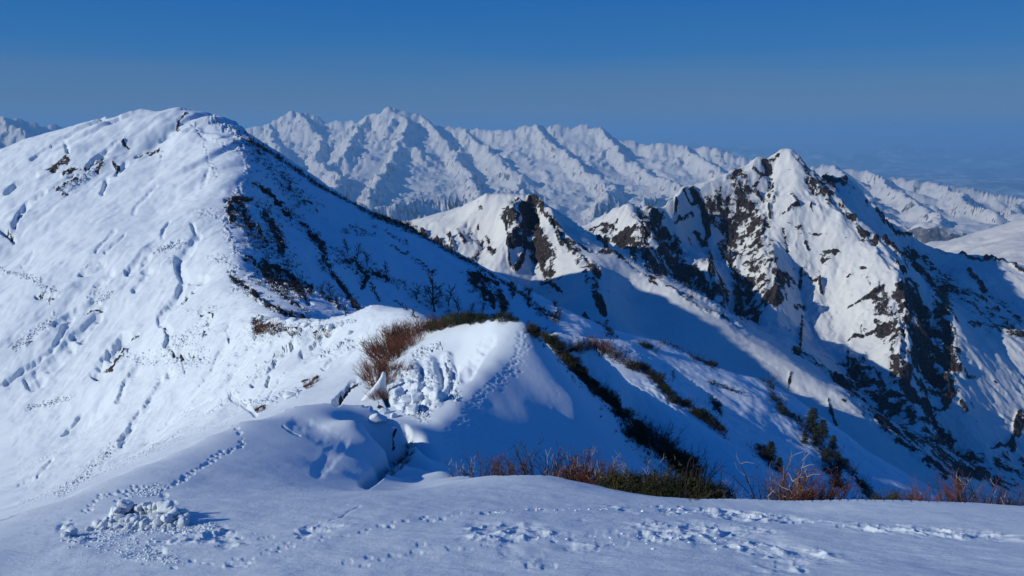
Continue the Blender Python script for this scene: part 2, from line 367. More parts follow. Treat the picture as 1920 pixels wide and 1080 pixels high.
cf([(1000,231,12200),(1050,280,11200),(1100,320,10000),(1150,345,9000),(1120,380,7400)], net=2)
cf([(1125,240,12000),(1180,300,10800),(1240,330,9600),(1300,350,8300)], net=2); cf([(690,212,13000),(660,260,11900),(640,290,11000)], net=2)
cf([(1280,272,11400),(1330,310,10300),(1380,330,9300)], net=2); cf([(870,240,12600),(930,290,11200),(980,330,10000),(960,365,8500)], net=2)
cf([(500,232,13400),(520,275,12000),(540,320,10000)], net=2); cf([(0,219,10500),(40,250,10000),(90,290,9300)], net=2); cf([(-60,222,10500),(-40,270,9500),(20,310,8600)], net=2)
cf([(600,370,7200),(700,385,6900),(800,372,7600),(900,365,7800),(1000,350,8600)], net=3)
cf([(760,440,5300),(850,405,6000),(930,395,6500),(1000,385,6800)], net=3)
cf([(1300,345,8600),(1240,370,7400),(1180,392,6500),(1120,412,5800)], net=3); cf([(600,372,6700),(660,405,5900),(720,430,5300)], net=3)
far += [P(*p) for p in ((500,330,8500),(1000,430,5500),(1300,400,6400),(1150,380,7200),(1050,370,7600),(1350,370,7500),(300,420,7000),(0,400,7000),(1300,440,5500))]
# lit hills on the right
cf([(1420,330,9000),(1480,319,8600),(1520,311,8500),(1560,309,8400),(1620,317,8300),(1640,325,8200),(1700,332,8000),(1760,342,7900),(1830,352,7800),(1920,372,7600),(2100,380,7500),(2400,390,7500)], net=3)
cf([(1640,325,8200),(1680,355,7100),(1720,385,6000),(1760,415,5000)], net=3); cf([(1560,311,8400),(1600,350,7000),(1640,390,5800),(1690,430,4800)], net=3); cf([(1760,342,7900),(1800,372,6500),(1860,395,5500)], net=3); cf([(1480,320,8600),(1500,360,7000),(1560,400,5800)], net=3); cf([(1920,372,7600),(1900,392,6300),(1950,420,5000)], net=3)
far += [P(*p) for p in ((1750,430,4700),(1850,415,4900))]
cf([(1690,462,3500),(1760,456,3150),(1800,445,3000),(1850,430,2900),(1920,411,2800),(2000,395,2800),(2200,380,2800)], 60)
far += [P(*p) for p in ((1850,480,2450),(1920,470,2350),(1780,475,2700),(1920,560,1900),(2100,500,2200))]
far += [(x, 18500, -1500) for x in range(-14000, 16001, 3000)]+[(x, 15500, -900) for x in range(-9000, 5001, 2500)]+[(6000,13500,-1450),(8000,11500,-1500),(11000,10500,-1400),(2500,16000,-1300),(-11000,13000,-900)]
far += [(x, 2000, -900) for x in range(-2500, 1000, 800)]+[(x, 3800, -1000) for x in range(-5000, 1500, 1200)]+[(2500,4600,-880),(2500,3200,-700),(3500,3500,-500),(3400, 3000, -250), (3000, 1600, -800)]
far = thin(far, .009)
FAR = RBF(far, c=.014)
print('far control points', len(far), time.perf_counter()-T0)

class Net:
    """branching ridges with straight flanks: the height is that of the highest flank"""
    def __init__(s):
        s.a = []
        s.r = random.Random(11)
    def poly(s, pts, slope):
        for p, q in zip(pts[:-1], pts[1:]): s.a.append((*p, *q, slope))
    def walk(s, p, ang, grade, length, step, slope, floor=-1150):
        pts = [p]; x, y, z = p; t = 0; g = grade*s.r.uniform(.85, 1.2)
        while t < length and z > floor:
            ang += s.r.gauss(0, .16); x += math.sin(ang)*step; y -= math.cos(ang)*step
            z -= g*step*s.r.uniform(.6, 1.35); g = max(.20, g*.97); t += step; pts.append((x, y, z))
        s.poly(pts, slope); return pts
    def branch(s, pts, gap, spread, grade, length, slope, level):
        side = 1; acc = s.r.uniform(.2, .8)*gap
        for p, q in zip(pts[:-1], pts[1:]):
            d = math.hypot(q[0]-p[0], q[1]-p[1]); base = math.atan2(q[0]-p[0], -(q[1]-p[1]))
            while acc < d:
                t = acc/d; pp = tuple(p[k]+(q[k]-p[k])*t for k in range(3))
                side = -side
                a = base+side*(spread+s.r.gauss(0, .2))
                c = s.walk((pp[0], pp[1], pp[2]-12), a, grade, length*s.r.uniform(.6, 1.3), length/5 if level > 1 else 260, slope)
                if level > 1: s.branch(c, gap*.55, .85, grade*1.15, length*.38, slope*1.08, level-1)
                acc += gap*s.r.uniform(.7, 1.35)
            acc -= d
    def main(s, pts, kind):
        s.poly(pts, .85)
        if kind == 1:                                    # the skyline: spurs come down towards the valley in front
            side = 1; acc = 300
            for p, q in zip(pts[:-1], pts[1:]):
                d = math.hypot(q[0]-p[0], q[1]-p[1])
                while acc < d:
                    t = acc/d; pp = tuple(p[k]+(q[k]-p[k])*t for k in range(3)); side = -side
                    c = s.walk(pp, side*.45+s.r.gauss(0, .25), .50, s.r.uniform(1500, 4200), 280, .95)
                    s.branch(c, 680, .95, .48, 950, 1.0, 1)
                    acc += s.r.uniform(850, 1600)
                acc -= d
        elif kind == 2: s.branch(pts, 800, .95, .48, 1300, 1.0, 2)
        else: s.branch(pts, 520, 1.0, .36, 800, .62, 2)
    def __call__(s, x, y):
        A = np.array(s.a, np.float32); A = A[(A[:, 1] > 3500)]
        X = x.ravel().astype(np.float32); Y = y.ravel().astype(np.float32)
        o = np.full(len(X), -1e9, np.float32)
        order = np.argsort(X/np.maximum(Y, 1)); X = X[order]; Y = Y[order]
        dx = A[:, 3]-A[:, 0]; dy = A[:, 4]-A[:, 1]; l2 = dx*dx+dy*dy+1; dz = A[:, 5]-A[:, 2]
        ta = (A[:, 0]+A[:, 3])/2/((A[:, 1]+A[:, 4])/2)
        for k in range(0, len(X), 4000):
            a = X[k:k+4000]; b = Y[k:k+4000]; tb = a/np.maximum(b, 1)
            m = np.abs(ta-tb.mean()) < .13
            if not m.any(): continue
            px = a[:, None]-A[m, 0]; py = b[:, None]-A[m, 1]
            t = np.clip((px*dx[m]+py*dy[m])/l2[m], 0, 1)
            px -= t*dx[m]; py -= t*dy[m]
            d = np.sqrt(px*px+py*py)
            o[k:k+4000] = (A[m, 2]+t*dz[m]-d*A[m, 6]).max(1)
        r = np.empty_like(o); r[order] = o
        return r.reshape(x.shape)
FARNET = Net()
for pts_, kind_ in FLINES: FARNET.main(pts_, kind_)
print('far ridges', len(FARNET.a), time.perf_counter()-T0)
def S(txt, val=1.0):
    """'x,y x,y ... w' one stroke per item, separated by ';'"""
    res = []
    for item in txt.replace('\n', ' ').split(';'):
        t = item.split()
        if not t: continue
        res.append(([tuple(float(v) for v in p.split(',')) for p in t[:-1]], float(t[-1]), val))
    return res
# bare rock on the left mountain's lit flank
ROCK_FLANK = S("""92,325 110,312 125,303 15; 95,318 121,300 9; 117,331 132,322 150,318 9; 109,360 128,348 145,340 9; 128,336 140,330 7; 118,372 124,366 5; 182,318 192,306 200,297 9; 160,318 176,308 196,296 6;
229,276 245,284 6; 236,266 234,275 4; 255,295 272,292 297,291 6; 297,291 307,313 3; 262,290 285,294 5; 213,308 221,320 7; 349,207 356,213 6; 349,222 336,237 328,255 5; 331,238 330,252 4; 300,614 316,618 3;
362,547 366,545 5; 345,569 352,562 5; 73,555 90,551 104,554 5; 88,558 92,566 4; 159,583 172,577 190,575 6; 23,656 42,654 60,641 4; 192,699 208,690 224,674 234,659 8; 245,643 258,630 6; 178,598 184,594 4;
331,669 345,672 362,662 10; 322,660 330,664 5; 370,596 385,594 398,597 5; 391,612 380,638 4; 28,432 32,425 5; 5,443 15,446 23,452 5; 39,405 33,415 4; 480,767 497,762 10; 568,722 582,718 596,708 10; 640,742 655,725 670,716 7;
741,805 739,825 736,848 7; 706,756 712,762 5; 424,645 432,622 2; 808,738 812,748 4; 1,500 8,505 4""")
# scrub and rock on the shaded east side
ROCK_SHADE = S("""431,380 436,414 15; 447,373 458,400 472,428 14; 437,373 470,376 9; 478,344 512,367 546,406 7; 499,396 512,427 528,456 15; 483,427 499,456 8; 567,417 585,443 606,460 12; 582,440 606,463 606,492 616,508 14; 525,440 528,469 15;
462,484 478,492 11; 434,515 460,544 496,568 530,583 582,597 9; 496,492 509,523 535,534 582,544 22; 510,500 545,520 560,538 16; 546,531 580,568 9; 512,539 580,588 4; 624,515 642,531 655,557 671,575 10; 650,489 668,493 9; 673,500 686,513 681,536 10; 692,510 728,526 7; 694,526 712,562 4;
731,458 770,480 817,515 3.5; 879,508 899,519 929,530 12; 884,520 905,540 925,568 22; 933,543 951,578 10; 934,542 947,586 8; 962,526 962,555 8; 991,528 991,575 8; 1004,580 1046,601 7; 1043,545 1046,601 5; 720,400 748,415 780,428 7; 480,500 500,515 8; 600,545 640,575 5; 478,600 484,625 14; 490,610 520,620 12; 520,615 560,622 5; 590,624 625,610 5;
485,590 500,596 6; 700,420 760,455 2; 660,420 700,440 3; 740,560 790,600 3""")
SPARSE_SHADE = S("""452,258 500,300 545,350 590,385 34; 520,380 560,410 18; 620,470 700,520 22; 700,500 800,560 14; 640,430 690,440 10; 800,560 860,600 24; 500,440 560,520 30; 470,440 520,480 20; 440,380 480,460 30; 480,380 530,440 26; 470,520 560,560 20""", .52)
# scrub bands on the near spurs: used for dark ground and for the scattered bushes
BANDS = S("""992,617 1025,632 1057,662 1090,700 15; 1057,662 1090,700 1125,735 1162,770 1187,800 20; 1187,800 1215,825 1250,850 1290,880 1310,915 34; 1070,657 1112,642 1162,668 14; 1180,684 1212,690 1245,725 1262,745 12; 1262,745 1325,782 1345,800 8;
1337,746 1351,777 9; 1330,784 1365,820 10; 1502,791 1513,816 8; 1523,795 1541,841 1559,876 1583,918 14; 1555,841 1597,883 1633,932 5; 1330,714 1400,739 3; 1442,700 1450,746 1480,775 1502,791 8; 1125,585 1150,630 10; 1290,640 1320,670 1345,690 9; 1420,840 1450,870 12; 1240,640 1290,650 3; 860,598 945,588 5; 800,612 850,602 8""")
MIDROCK_SHADOW = S("""968,373 986,414 962,459 24; 991,373 1025,404 1046,430 1056,460 14; 986,378 1009,440 22; 944,410 957,453 6; 912,440 917,452 7; 986,456 978,487 965,505 11; 1012,471 1020,513 15; 1030,470 1033,500 9; 952,456 957,497 7; 907,459 890,485 886,493 13; 834,430 853,474 10; 860,437 875,456 9; 899,420 896,437 5; 775,428 810,454 9; 818,459 851,478 10;
1051,445 1082,474 1119,508 1116,549 1129,586 1150,633 16; 1025,526 1056,552 6; 1098,596 1134,633 12; 1202,393 1218,440 17; 1108,429 1135,424 1160,430 8; 1129,425 1134,456 11; 1160,409 1158,416 6; 1173,440 1212,479 1230,515 26; 1124,445 1137,466 8; 1171,463 1194,492 8; 1061,448 1108,471 1160,476 1218,523 1259,539 1296,570 1343,591 1384,610 5;
1267,380 1265,401 6; 1298,357 1317,388 1330,440 11; 1265,417 1301,409 5; 1377,331 1390,362 1384,414 1369,440 14; 1306,443 1330,469 1337,518 11; 1270,513 1304,518 1330,549 34; 1353,466 1382,531 1387,586 20; 1435,299 1441,343 9; 1414,316 1428,328 10; 1400,356 1414,424 14; 1418,366 1432,380 9; 1441,380 1446,410 5; 1481,364 1495,386 1470,402 7; 1519,388 1525,396 7; 1500,296 1514,343 1530,367 7;
1525,340 1550,345 1583,343 20; 1540,352 1570,360 12; 1573,380 1606,424 1638,454 11; 1644,397 1660,424 1682,440 8; 1687,443 1747,451 5; 1416,445 1435,467 1462,521 1454,562 22; 1405,543 1416,602 18; 1617,445 1644,451 9; 1508,458 1514,472 7; 1500,508 1498,538 7; 1508,521 1535,532 1541,556 6; 1490,573 1506,578 10; 1503,597 1500,635 1498,665 8; 1487,657 1530,684 1563,711 1590,730 12; 1682,500 1695,516 8;
1685,535 1698,575 1665,592 1661,570 10; 1687,548 1720,581 14; 1644,608 1671,616 1674,657 1674,697 15; 1590,640 1630,627 1657,613 4; 1589,523 1605,508 3; 1617,500 1622,505 5; 1627,528 1629,538 3; 1695,597 1693,619 6; 1725,630 1725,684 1741,697 34; 1771,548 1774,603 1779,657 1779,684 20; 1745,545 1770,562 7; 1752,700 1779,727 12; 1625,695 1617,727 14; 1590,665 1595,692 7; 1644,700 1660,727 12; 1823,608 1860,619 1915,630 16;
1820,570 1840,592 10; 1801,481 1839,489 1882,494 7; 1655,456 1706,494 1739,532 1763,562 7; 1817,508 1850,548 1915,602 9; 1725,451 1779,481 5; 1893,500 1920,512 5; 1594,707 1611,728 1682,770 1735,806 1770,848 1805,911 24; 1682,753 1735,753 1749,806 24; 1647,791 1682,823 1717,851 22; 1717,851 1770,895 18; 1759,707 1787,735 1766,770 18; 1800,760 1812,778 8; 1914,784 1905,815 1900,841 20; 1858,845 1896,835 4;
1823,858 1787,883 1850,897 24; 1896,876 1865,908 15; 1555,753 1569,802 7; 1470,430 1475,470 5; 1350,400 1365,440 6; 1240,400 1232,440 6; 1480,700 1475,730 7; 1560,290 1600,330 1""")  # rock and scrub; a shadow on the left shoulder is painted in as rock
MIDSPARSE = S("1205,420 1245,500 50; 1345,390 1400,480 1400,580 66; 1690,560 1740,640 1750,760 70; 1700,480 1900,620 36; 960,400 1020,470 1030,520 50; 1600,740 1780,850 70; 1500,300 1560,380 24; 1440,300 1450,380 20; 1780,860 1900,900 50; 1660,560 1700,760 56; 1765,560 1785,700 50; 1600,700 1780,860 80; 1850,865 1920,880 56; 1290,520 1350,560 50; 1430,420 1455,560 40; 1215,400 1260,480 1300,540 60; 1380,330 1420,440 1440,560 50; 880,430 920,470 24; 1120,430 1200,470 30; 1060,440 1110,540 22", .72)
# cracks and hollows: depth in picture pixels
CUT = (S("60,722 95,682 128,655 24; 252,702 272,676 300,664 20; 227,832 268,764 305,718 12; 150,640 182,592 12; 300,600 318,625 14", 7.0) + S("791,690 793,715 9; 825,692 827,722 8; 796,738 799,760 10; 858,690 860,715 8; 778,752 790,756 7; 752,712 756,735 9", 6.5) + S("918,636 896,664 872,704 24; 850,705 840,740 14", 9.0) + S("757,806 746,846 716,880 684,906 24", 24.0) + S("560,800 640,830 600,880 30", 2.0) + S("""83,367 60,388 39,407 28,432 11; 5,443 23,456 9; 219,274 190,290 161,318 7; 234,307 224,331 12; 203,339 192,367 9; 120,266 122,290 7; 13,360 40,344 68,331 11; 372,445 354,474 336,492 349,521 341,552 312,586 299,607 16;
361,523 383,523 16; 243,508 260,498 271,484 18; 271,508 286,510 250,547 11; 151,513 193,496 8; 177,534 208,515 11; 180,594 141,633 16; 180,565 156,578 104,607 12; 135,596 115,628 94,656 11; 94,656 52,690 13,716 8; 130,651 86,690 55,716 24; 297,601 318,627 312,648 12; 271,674 232,718 9; 246,700 218,753 11;
324,700 267,760 225,834 7; 278,767 222,823 5; 151,777 116,816 5; 550,650 527,665 502,692 477,722 9; 507,705 500,725 5; 605,630 580,650 567,666 8; 435,742 475,778 12; 360,420 368,440 7; 73,555 104,554 8; 159,583 190,575 11; 300,270 330,262 5""", 7.0)
 + S("""185,700 203,669 234,633 20; 687,710 655,722 635,747 13;  331,669 362,664 12; 720,690 715,725 725,757 14""", 15.0)
 + S(""" 675,640 640,668 605,692 9; 563,992 597,982 3; 622,975 650,962 675,950 3; 1060,475 1080,480 1""", 4.0)
 + S("""432,612 427,622 435,633 401,687 378,720 4; 474,672 430,720 4; 102,862 70,893 0,936 6; 394,753 338,777 299,805 5; 125,256 170,240 224,227 6; 57,303 78,284 115,268 6; 357,240 375,258 396,266 437,255 4; 540,700 500,745 3; 535,800 560,820 3; 330,640 350,700 3; 230,440 200,470 6; 60,470 40,500 7; 215,430 180,470 6; 320,420 300,450 5; 290,350 250,400 8; 395,320 380,350 6""", 2.6))
ROUGH = S("""229,664 300,680 385,674 26; 300,660 390,612 22; 8,510 34,510 68,523 90,545 12; 25,650 95,600 12; 90,620 100,590 14; 211,834 148,897 109,925 20; 53,763 130,745 12; 340,470 300,500 8; 290,470 350,455 10; 390,480 430,500 12; 350,590 400,585 14; 160,560 200,540 12; 100,540 80,550 14; 370,395 425,415 14; 380,270 400,330 9; 130,350 170,320 22; 440,755 500,750 560,730 10; 545,610 600,612 8; 740,740 760,770 800,790 16; 700,870 760,830 9; 360,240 380,265 10; 150,500 200,490 6; 400,265 420,280 8; 410,480 440,500 10; 735,725 800,745 18""") + S("395,232 440,250 455,285 470,332 442,368 421,402 425,435 440,470 14; 440,500 440,550 12", 1.6) + S("755,700 800,725 790,770 40; 835,690 855,745 20; 780,665 820,650 20; 655,640 600,670 14; 700,640 650,655 8", 1.9)
r2 = random.Random(5)
def trail(txt, gap, w, depth, spread=3.0, skip=.3):
    res = []
    for pts, wd, _ in S(txt):
        k = 0
        for a, b in zip(pts[:-1], pts[1:]):
            d = math.hypot(b[0]-a[0], b[1]-a[1]); n_ = max(1, int(d/gap)); nx, ny = -(b[1]-a[1])/d, (b[0]-a[0])/d
            for i in range(n_):
                t = (i+r2.uniform(-.25, .25))/n_; k += 1; o = spread*(1 if k % 2 else -1)+r2.uniform(-.4, .4)*spread
                x = a[0]+(b[0]-a[0])*t+nx*o; y = a[1]+(b[1]-a[1])*t+ny*o*.7
                wx = w*r2.uniform(.45, 1.45)
                if r2.random() < skip: continue
                x += r2.gauss(0, gap*.5); y += r2.gauss(0, spread*.45)
                res.append(([(x-wx*.45, y), (x+wx*.45, y+r2.uniform(-.4, .4))], wx*.62, depth*r2.uniform(.6, 1.2)))
    return res
TRACKS = (trail("447,806 452,822 454,837 415,851 373,879 324,908 303,915 1", 4.5, 5, 3.6, 2.2, 0) + trail("290,916 240,920 190,928 176,936 155,964 1; 300,915 310,930 330,950 1; 265,915 300,925 320,945 1; 240,930 215,945 1; 245,912 300,910 1", 5, 5.5, 3.4, 3, .1)
 + trail("980,620 977,655 950,700 900,737 882,767 860,800 1", 2.2, 4.2, 2.4, 5, 0) + trail("985,640 960,700 930,730 1; 900,745 860,800 820,840 1; 870,760 900,790 860,830 1; 880,790 940,800 1; 905,770 890,830 1; 830,820 900,812 960,830 1; 820,840 870,850 930,860 1", 3, 3.6, 1.8, 9, .1))
PITS = (trail("1,1 2,2 1", 9, 1, 0)
 + trail("450,1052 600,1012 760,977 900,962 1050,953 1250,952 1400,964 1600,987 1930,1007 1", 12, 9, 2.6, 3) + trail("640,1060 800,1030 960,1020 1150,1000 1400,1003 1", 17, 12, 3.0, 5)
 + trail("980,1065 1100,1035 1250,1005 1330,1000 1", 24, 17, 4.0, 6) + trail("1450,1075 1500,1050 1560,1020 1", 24, 17, 4, 6) + trail("130,1010 300,990 420,1000 560,1020 1; 100,965 150,985 1; 240,1010 330,1040 1", 8, 6, 2.2, 5) + trail("270,1055 400,1060 480,1050 1", 8, 6, 2.2, 4))
CHURN = S("560,1000 760,975 900,958 1100,952 1300,955 1450,972 1700,995 1920,1012 18; 820,985 900,1000 1100,1010 1300,1012 1500,1035 1680,1070 44; 950,1035 1000,1050 40; 1100,985 1300,995 1500,1005 30; 150,1000 300,1005 420,1000 40; 120,985 200,1025 300,1040 28; 380,1000 480,1040 30; 420,1060 560,1045 12; 1600,1060 1650,1075 30; 1350,1060 1500,1075 30")
HUMPS = (S("212,966 228,960 250,957 280,956 310,960 332,968 348,977 12", 13.0) + S("180,980 215,982 260,983 310,982 345,982 12", 7.0) + S("772,688 778,706 26; 806,680 812,712 24; 838,672 842,705 22; 768,722 776,745 24; 812,728 818,752 24; 742,738 738,752 16", 7.0) + S("475,640 520,632 560,640 30", 6.0) + trail("1000,1005 1120,1010 1250,1012 1400,1030 1", 34, 22, 2.2, 9) + trail("735,730 760,750 800,760 1; 745,750 780,780 1; 760,735 800,740 1", 9, 13, 5, 5) + trail("1180,1000 1330,1010 1", 40, 30, 2.4, 6))
def build(name, hf, u, y0, y1, rows, detail, mat, mask, base=.12, split=None, **kw):
    R = grid_rows(hf, u, y0, y1, rows, base=base)
    X = u[:, None]*R; Y = R
    Z = hf(X, Y).astype(np.float64)
    gx, gy = slope_of(X, Y, Z)
    Z, extra = detail(X, Y, Z, gx, gy)
    rock = mask(X, Y, Z, gx, gy, extra)
    if split:
        o = mesh_grid(name, X, Y, Z, mat, {'rock': rock}, keep=lambda x, y: y <= split[1], **kw)
        mesh_grid(split[0], X, Y, Z, mat, {'rock': rock}, keep=lambda x, y: y > split[1], **kw)
    else: o = mesh_grid(name, X, Y, Z, mat, {'rock': rock}, **kw)
    print(name, 'verts', X.size, round(time.perf_counter()-T0, 1))
    return o, (X, Y, Z)
def columns(a, b, n_in, lo=-.675, hi=.675, n_out=20):
    c = list(np.linspace(max(a, lo), min(b, hi), n_in))
    if a < lo: c = list(np.linspace(a, lo, n_out, endpoint=False))+c
    if b > hi: c = c+list(np.linspace(hi, b, n_out+1)[1:])
    return np.array(c)

def erode(X, Y, gx, gy, wave, octs, seed, gain=.5, lac=1.9, feed=.6, sharp=True):
    """fall-line gullies, each octave bent by the ones above"""
    g = np.sqrt(gx*gx+gy*gy)+1e-6
    dx = gy/g; dy = -gx/g
    hx = np.zeros_like(X); hy = hx.copy(); h = hx.copy(); a = 1.0; f = 1.0/wave
    for o in range(octs):
        ddx = dx+hy*feed; ddy = dy-hx*feed
        n_ = np.sqrt(ddx**2+ddy**2)+1e-6; ddx = ddx/n_; ddy = ddy/n_
        v, vx, vy = gully(X*f+o*7.3, Y*f-o*3.1, ddx, ddy, seed+o*7, sharp)
        h += a*v; hx += vx*(gain**o); hy += vy*(gain**o)
        a *= gain; f *= lac
    return h*np.clip(g*2.2, .15, 1)

def warped(hf, frac, wave, seed):
    """bend the whole sheet sideways a little so that no ridge runs straight"""
    def g(X, Y):
        D = np.hypot(X, Y); lx = np.arctan2(X, Y)/wave; ly = np.log(np.maximum(D, 1))/wave
        a = fbm(lx, ly, 4, seed, .55); b = fbm(lx+9.1, ly+4.7, 4, seed+3, .55)
        amp = frac*D*sstep(55, 140, D)
        return hf((X+a*amp).astype(np.float32), (Y+b*amp).astype(np.float32))
    return g

CUTM = stroke_map(CUT); CHURNM = stroke_map(CHURN); PITM = stroke_map(PITS); TRACKM = stroke_map(TRACKS); HUMPM = stroke_map(HUMPS); ROUGHM = stroke_map(ROUGH)
ROCKM = stroke_map(ROCK_FLANK+ROCK_SHADE); SPARSEM = stroke_map(SPARSE_SHADE); BANDM = stroke_map(BANDS); MIDM = stroke_map(MIDROCK_SHADOW); MIDW = stroke_map(MIDSPARSE, .3)
print('maps', round(time.perf_counter()-T0, 1))

def far_detail(X, Y, Z, gx, gy):
    s = sstep(1800, 7000, Y)
    wx = X+90*fbm(X/500, Y/500, 4, 5, .6); wy = Y+90*fbm(X/500, Y/500, 4, 9, .6)
    N_ = FARNET(wx+70*fbm(X/170, Y/170, 3, 15), wy+70*fbm(X/170, Y/170, 3, 19))
    Z = np.maximum(Z-130*sstep(3500, 7000, Y), np.where(Y > 3800, N_, -9e9))
    gx, gy = slope_of(X, Y, Z); gx = gx*.5+fbm(X/600, Y/600, 2, 71)*.3; gy = gy*.5+fbm(X/600, Y/600, 2, 72)*.3
    e = erode(X, Y, gx, gy, 300, 3, 3, gain=.55)
    r = ridged(wx/300, wy/300, 6, 23, .62)
    soft_ = 1-.55*sstep(.30, .42, X/Y)
    return Z+e*22*s*soft_+(r-.4)*(16+62*s)*soft_*(1-.72*sstep(-420, 60, Z)), (e, r)
def mid_detail(X, Y, Z, gx, gy):
    e = erode(X+8*fbm(X/60, Y/60, 3, 1), Y+8*fbm(X/60, Y/60, 3, 2), gx, gy, 85, 4, 31, gain=.42)
    px, py = proj(X, Y, Z)
    k = Y/700; px = px+7*fbm(X/12/k, Y/12/k, 4, 7, .65); py = py+9*fbm(X/12/k+7, Y/12/k, 4, 8, .65)
    m = np.clip(np.maximum(sample(MIDM, px, py)*1.1, sample(MIDW, px, py)), 0, 1)*(.8+.5*fbm(X/9, Y/9, 3, 64, .7))
    m = np.clip(m, 0, 1)
    r = ridged(X/30, Y/30, 6, 41, .6)
    hi = sstep(560, 640, Y)
    Z = Z + e*(.5+1.6*hi+3.0*m) + (r-.4)*(.2+2.0*hi+(2.5+6.5*hi)*m) + fbm(X/14, Y/14, 4, 3)*(.12+1.6*m) + 1.5*m*hi
    m = np.clip(m+hi*sstep(.75, 1.25, np.hypot(gx, gy))*sstep(.46, .72, ridged(X/26, Y/26+Z/60, 4, 88, .6))*.62, 0, 1)
    return Z, (m, r)
def near_detail(X, Y, Z, gx, gy):
    D = np.hypot(X, Y); s = sstep(70, 200, D)
    px, py = proj(X, Y, Z)
    a_ = fbm(px/42, py/42, 5, 77, .55); b_ = fbm(px/42+5, py/42, 5, 78, .55)
    px2 = px+9*a_; py2 = py+8*b_; a3 = fbm(px/13, py/13, 4, 79, .65); b3 = fbm(px/13+5, py/13, 4, 80, .65); px3 = px+9*a3; py3 = py+8*b3
    rock = np.maximum(sample(ROCKM, px3, py3), sample(SPARSEM, px3, py3)); band = sample(BANDM, px3, py3)
    rock = np.clip(rock*(.85+.4*fbm(X/2.5, Y/2.5, 3, 64, .7)), 0, 1)
    lit = sstep(30, -30, px-470)*s
    e = erode(X+6*fbm(X/30, Y/30, 3, 1), Y+6*fbm(X/30, Y/30, 3, 2), gx, gy, 40, 3, 13, gain=.4, sharp=False)
    ac = .78*X-.62*Y; al = .62*X+.78*Y               # across and along the fall line of the lit flank
    saw = 0
    for wl, am, sd in ((34, 3.1, 1), (15, .45, 2), (6.5, .2, 3)):
        q = ac/wl+2.6*fbm(ac/wl/2.6, al/wl/5, 4, 50+sd, .5)
        fr = q-np.floor(q); saw = saw+am*(fr-sstep(.80, 1, fr))*sstep(-.05, .35, fbm(ac/wl/1.6, al/wl/4, 2, 60+sd))
    d = fbm(X/45, Y/45, 4, 2, .4)*1.4*s + e*(.22+.3*(1-lit))*s*sstep(420, 250, D) + saw*(lit+.12*s*(1-lit))
    d += fbm(X/5, Y/5, 4, 8)*.06*sstep(25, 90, D) + fbm(X/9, Y/9, 3, 4)*.10*sstep(12, 30, D)*(1-s)
    d += (ridged(X/7, Y/7, 5, 12, .6)-.35)*rock*3.2*s
    m = D/F
    d -= sample(CUTM, px2, py2)*m*np.clip(.95+1.1*fbm(px/30, py/30, 3, 44), .3, 1.5)
    d -= sample(PITM, px+2*a_, py+1.5*b_)*m*np.clip(.55+1.1*fbm(px/60, py/25, 2, 45), .1, 1)
    d -= sample(TRACKM, px, py)*m*.85
    d += sample(HUMPM, px, py)*m*(.55+.9*np.abs(fbm(X*1.6, Y*1.6, 3, 55)))
    ch = sample(CHURNM, px+10*a_, py+6*b_)*sstep(-.25, .3, fbm(X*.55, Y*.35, 3, 31))
    d += ch*((ridged(X*1.7, Y*1.2, 5, 33, .6)-.42)*.22*np.clip(D/22, .5, 2.2)+fbm(X*5, Y*3.5, 3, 35)*.03)
    rg = sample(ROUGHM, px3, py3)
    lx = np.arctan2(X, Y); ly = np.log(np.maximum(D, 1))
    d += rg*(np.abs(fbm(lx*260, ly*260, 4, 66, .75))-.18)*m*7.5
    d += fbm(X*2.2, Y*2.2, 3, 91)*.012*sstep(40, 15, D) + fbm(X*.9, Y*.9, 3, 95)*.04*sstep(60, 20, D)
    return Z+d, (rock, band)
def near_mask(X, Y, Z, gx, gy, e):
    rock, band = e
    g = np.hypot(*slope_of(X, Y, Z)); D = np.hypot(X, Y)
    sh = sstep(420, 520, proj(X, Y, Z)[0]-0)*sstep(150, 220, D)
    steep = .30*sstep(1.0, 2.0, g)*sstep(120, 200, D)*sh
    return np.clip(np.maximum(rock*.8, band*.52)+steep, 0, 1)
def mid_mask(X, Y, Z, gx, gy, e):
    m, r = e; g = np.hypot(*slope_of(X, Y, Z))
    return np.clip(m*.80 + .30*sstep(.95, 1.9, g)*(.3+m) + m*(r-.45)*.5, 0, 1)
def far_mask(X, Y, Z, gx, gy, e):
    g = np.hypot(*slope_of(X, Y, Z)); return .46*sstep(.75, 1.5, g)+.20*sstep(-250, -900, Z)

M_near = snow_rock('near_snow', size=3.0, bump=.05, jitter=1.1, soft=.06, grain=.03)
M_mid = snow_rock('mid_snow', snow=(.69,.71,.70), size=9.0, bump=1.4, jitter=1.3, soft=.08)
M_far = snow_rock('far_snow', size=110.0, bump=6, jitter=.5, rock=(.12,.105,.10), rock2=(.07,.065,.065), snow=(.66,.645,.62))
build('mountain_range', warped(FAR, .012, .035, 5), columns(-.95, .95, 880), 1900, 17500, 400, far_detail, M_far, far_mask)
build('mountain', warped(MID, .004, .03, 15), columns(-.22, .85, 540, hi=.70), 300, 1500, 490, mid_detail, M_mid, mid_mask)
near_obj, near_xyz = build('snow_slope', warped(NEAR, .0075, .035, 25), columns(-1.0, .95, 940, n_out=24), 4.0, 560, 810, near_detail, M_near, near_mask, base=.08, split=('mountain', 112.0))
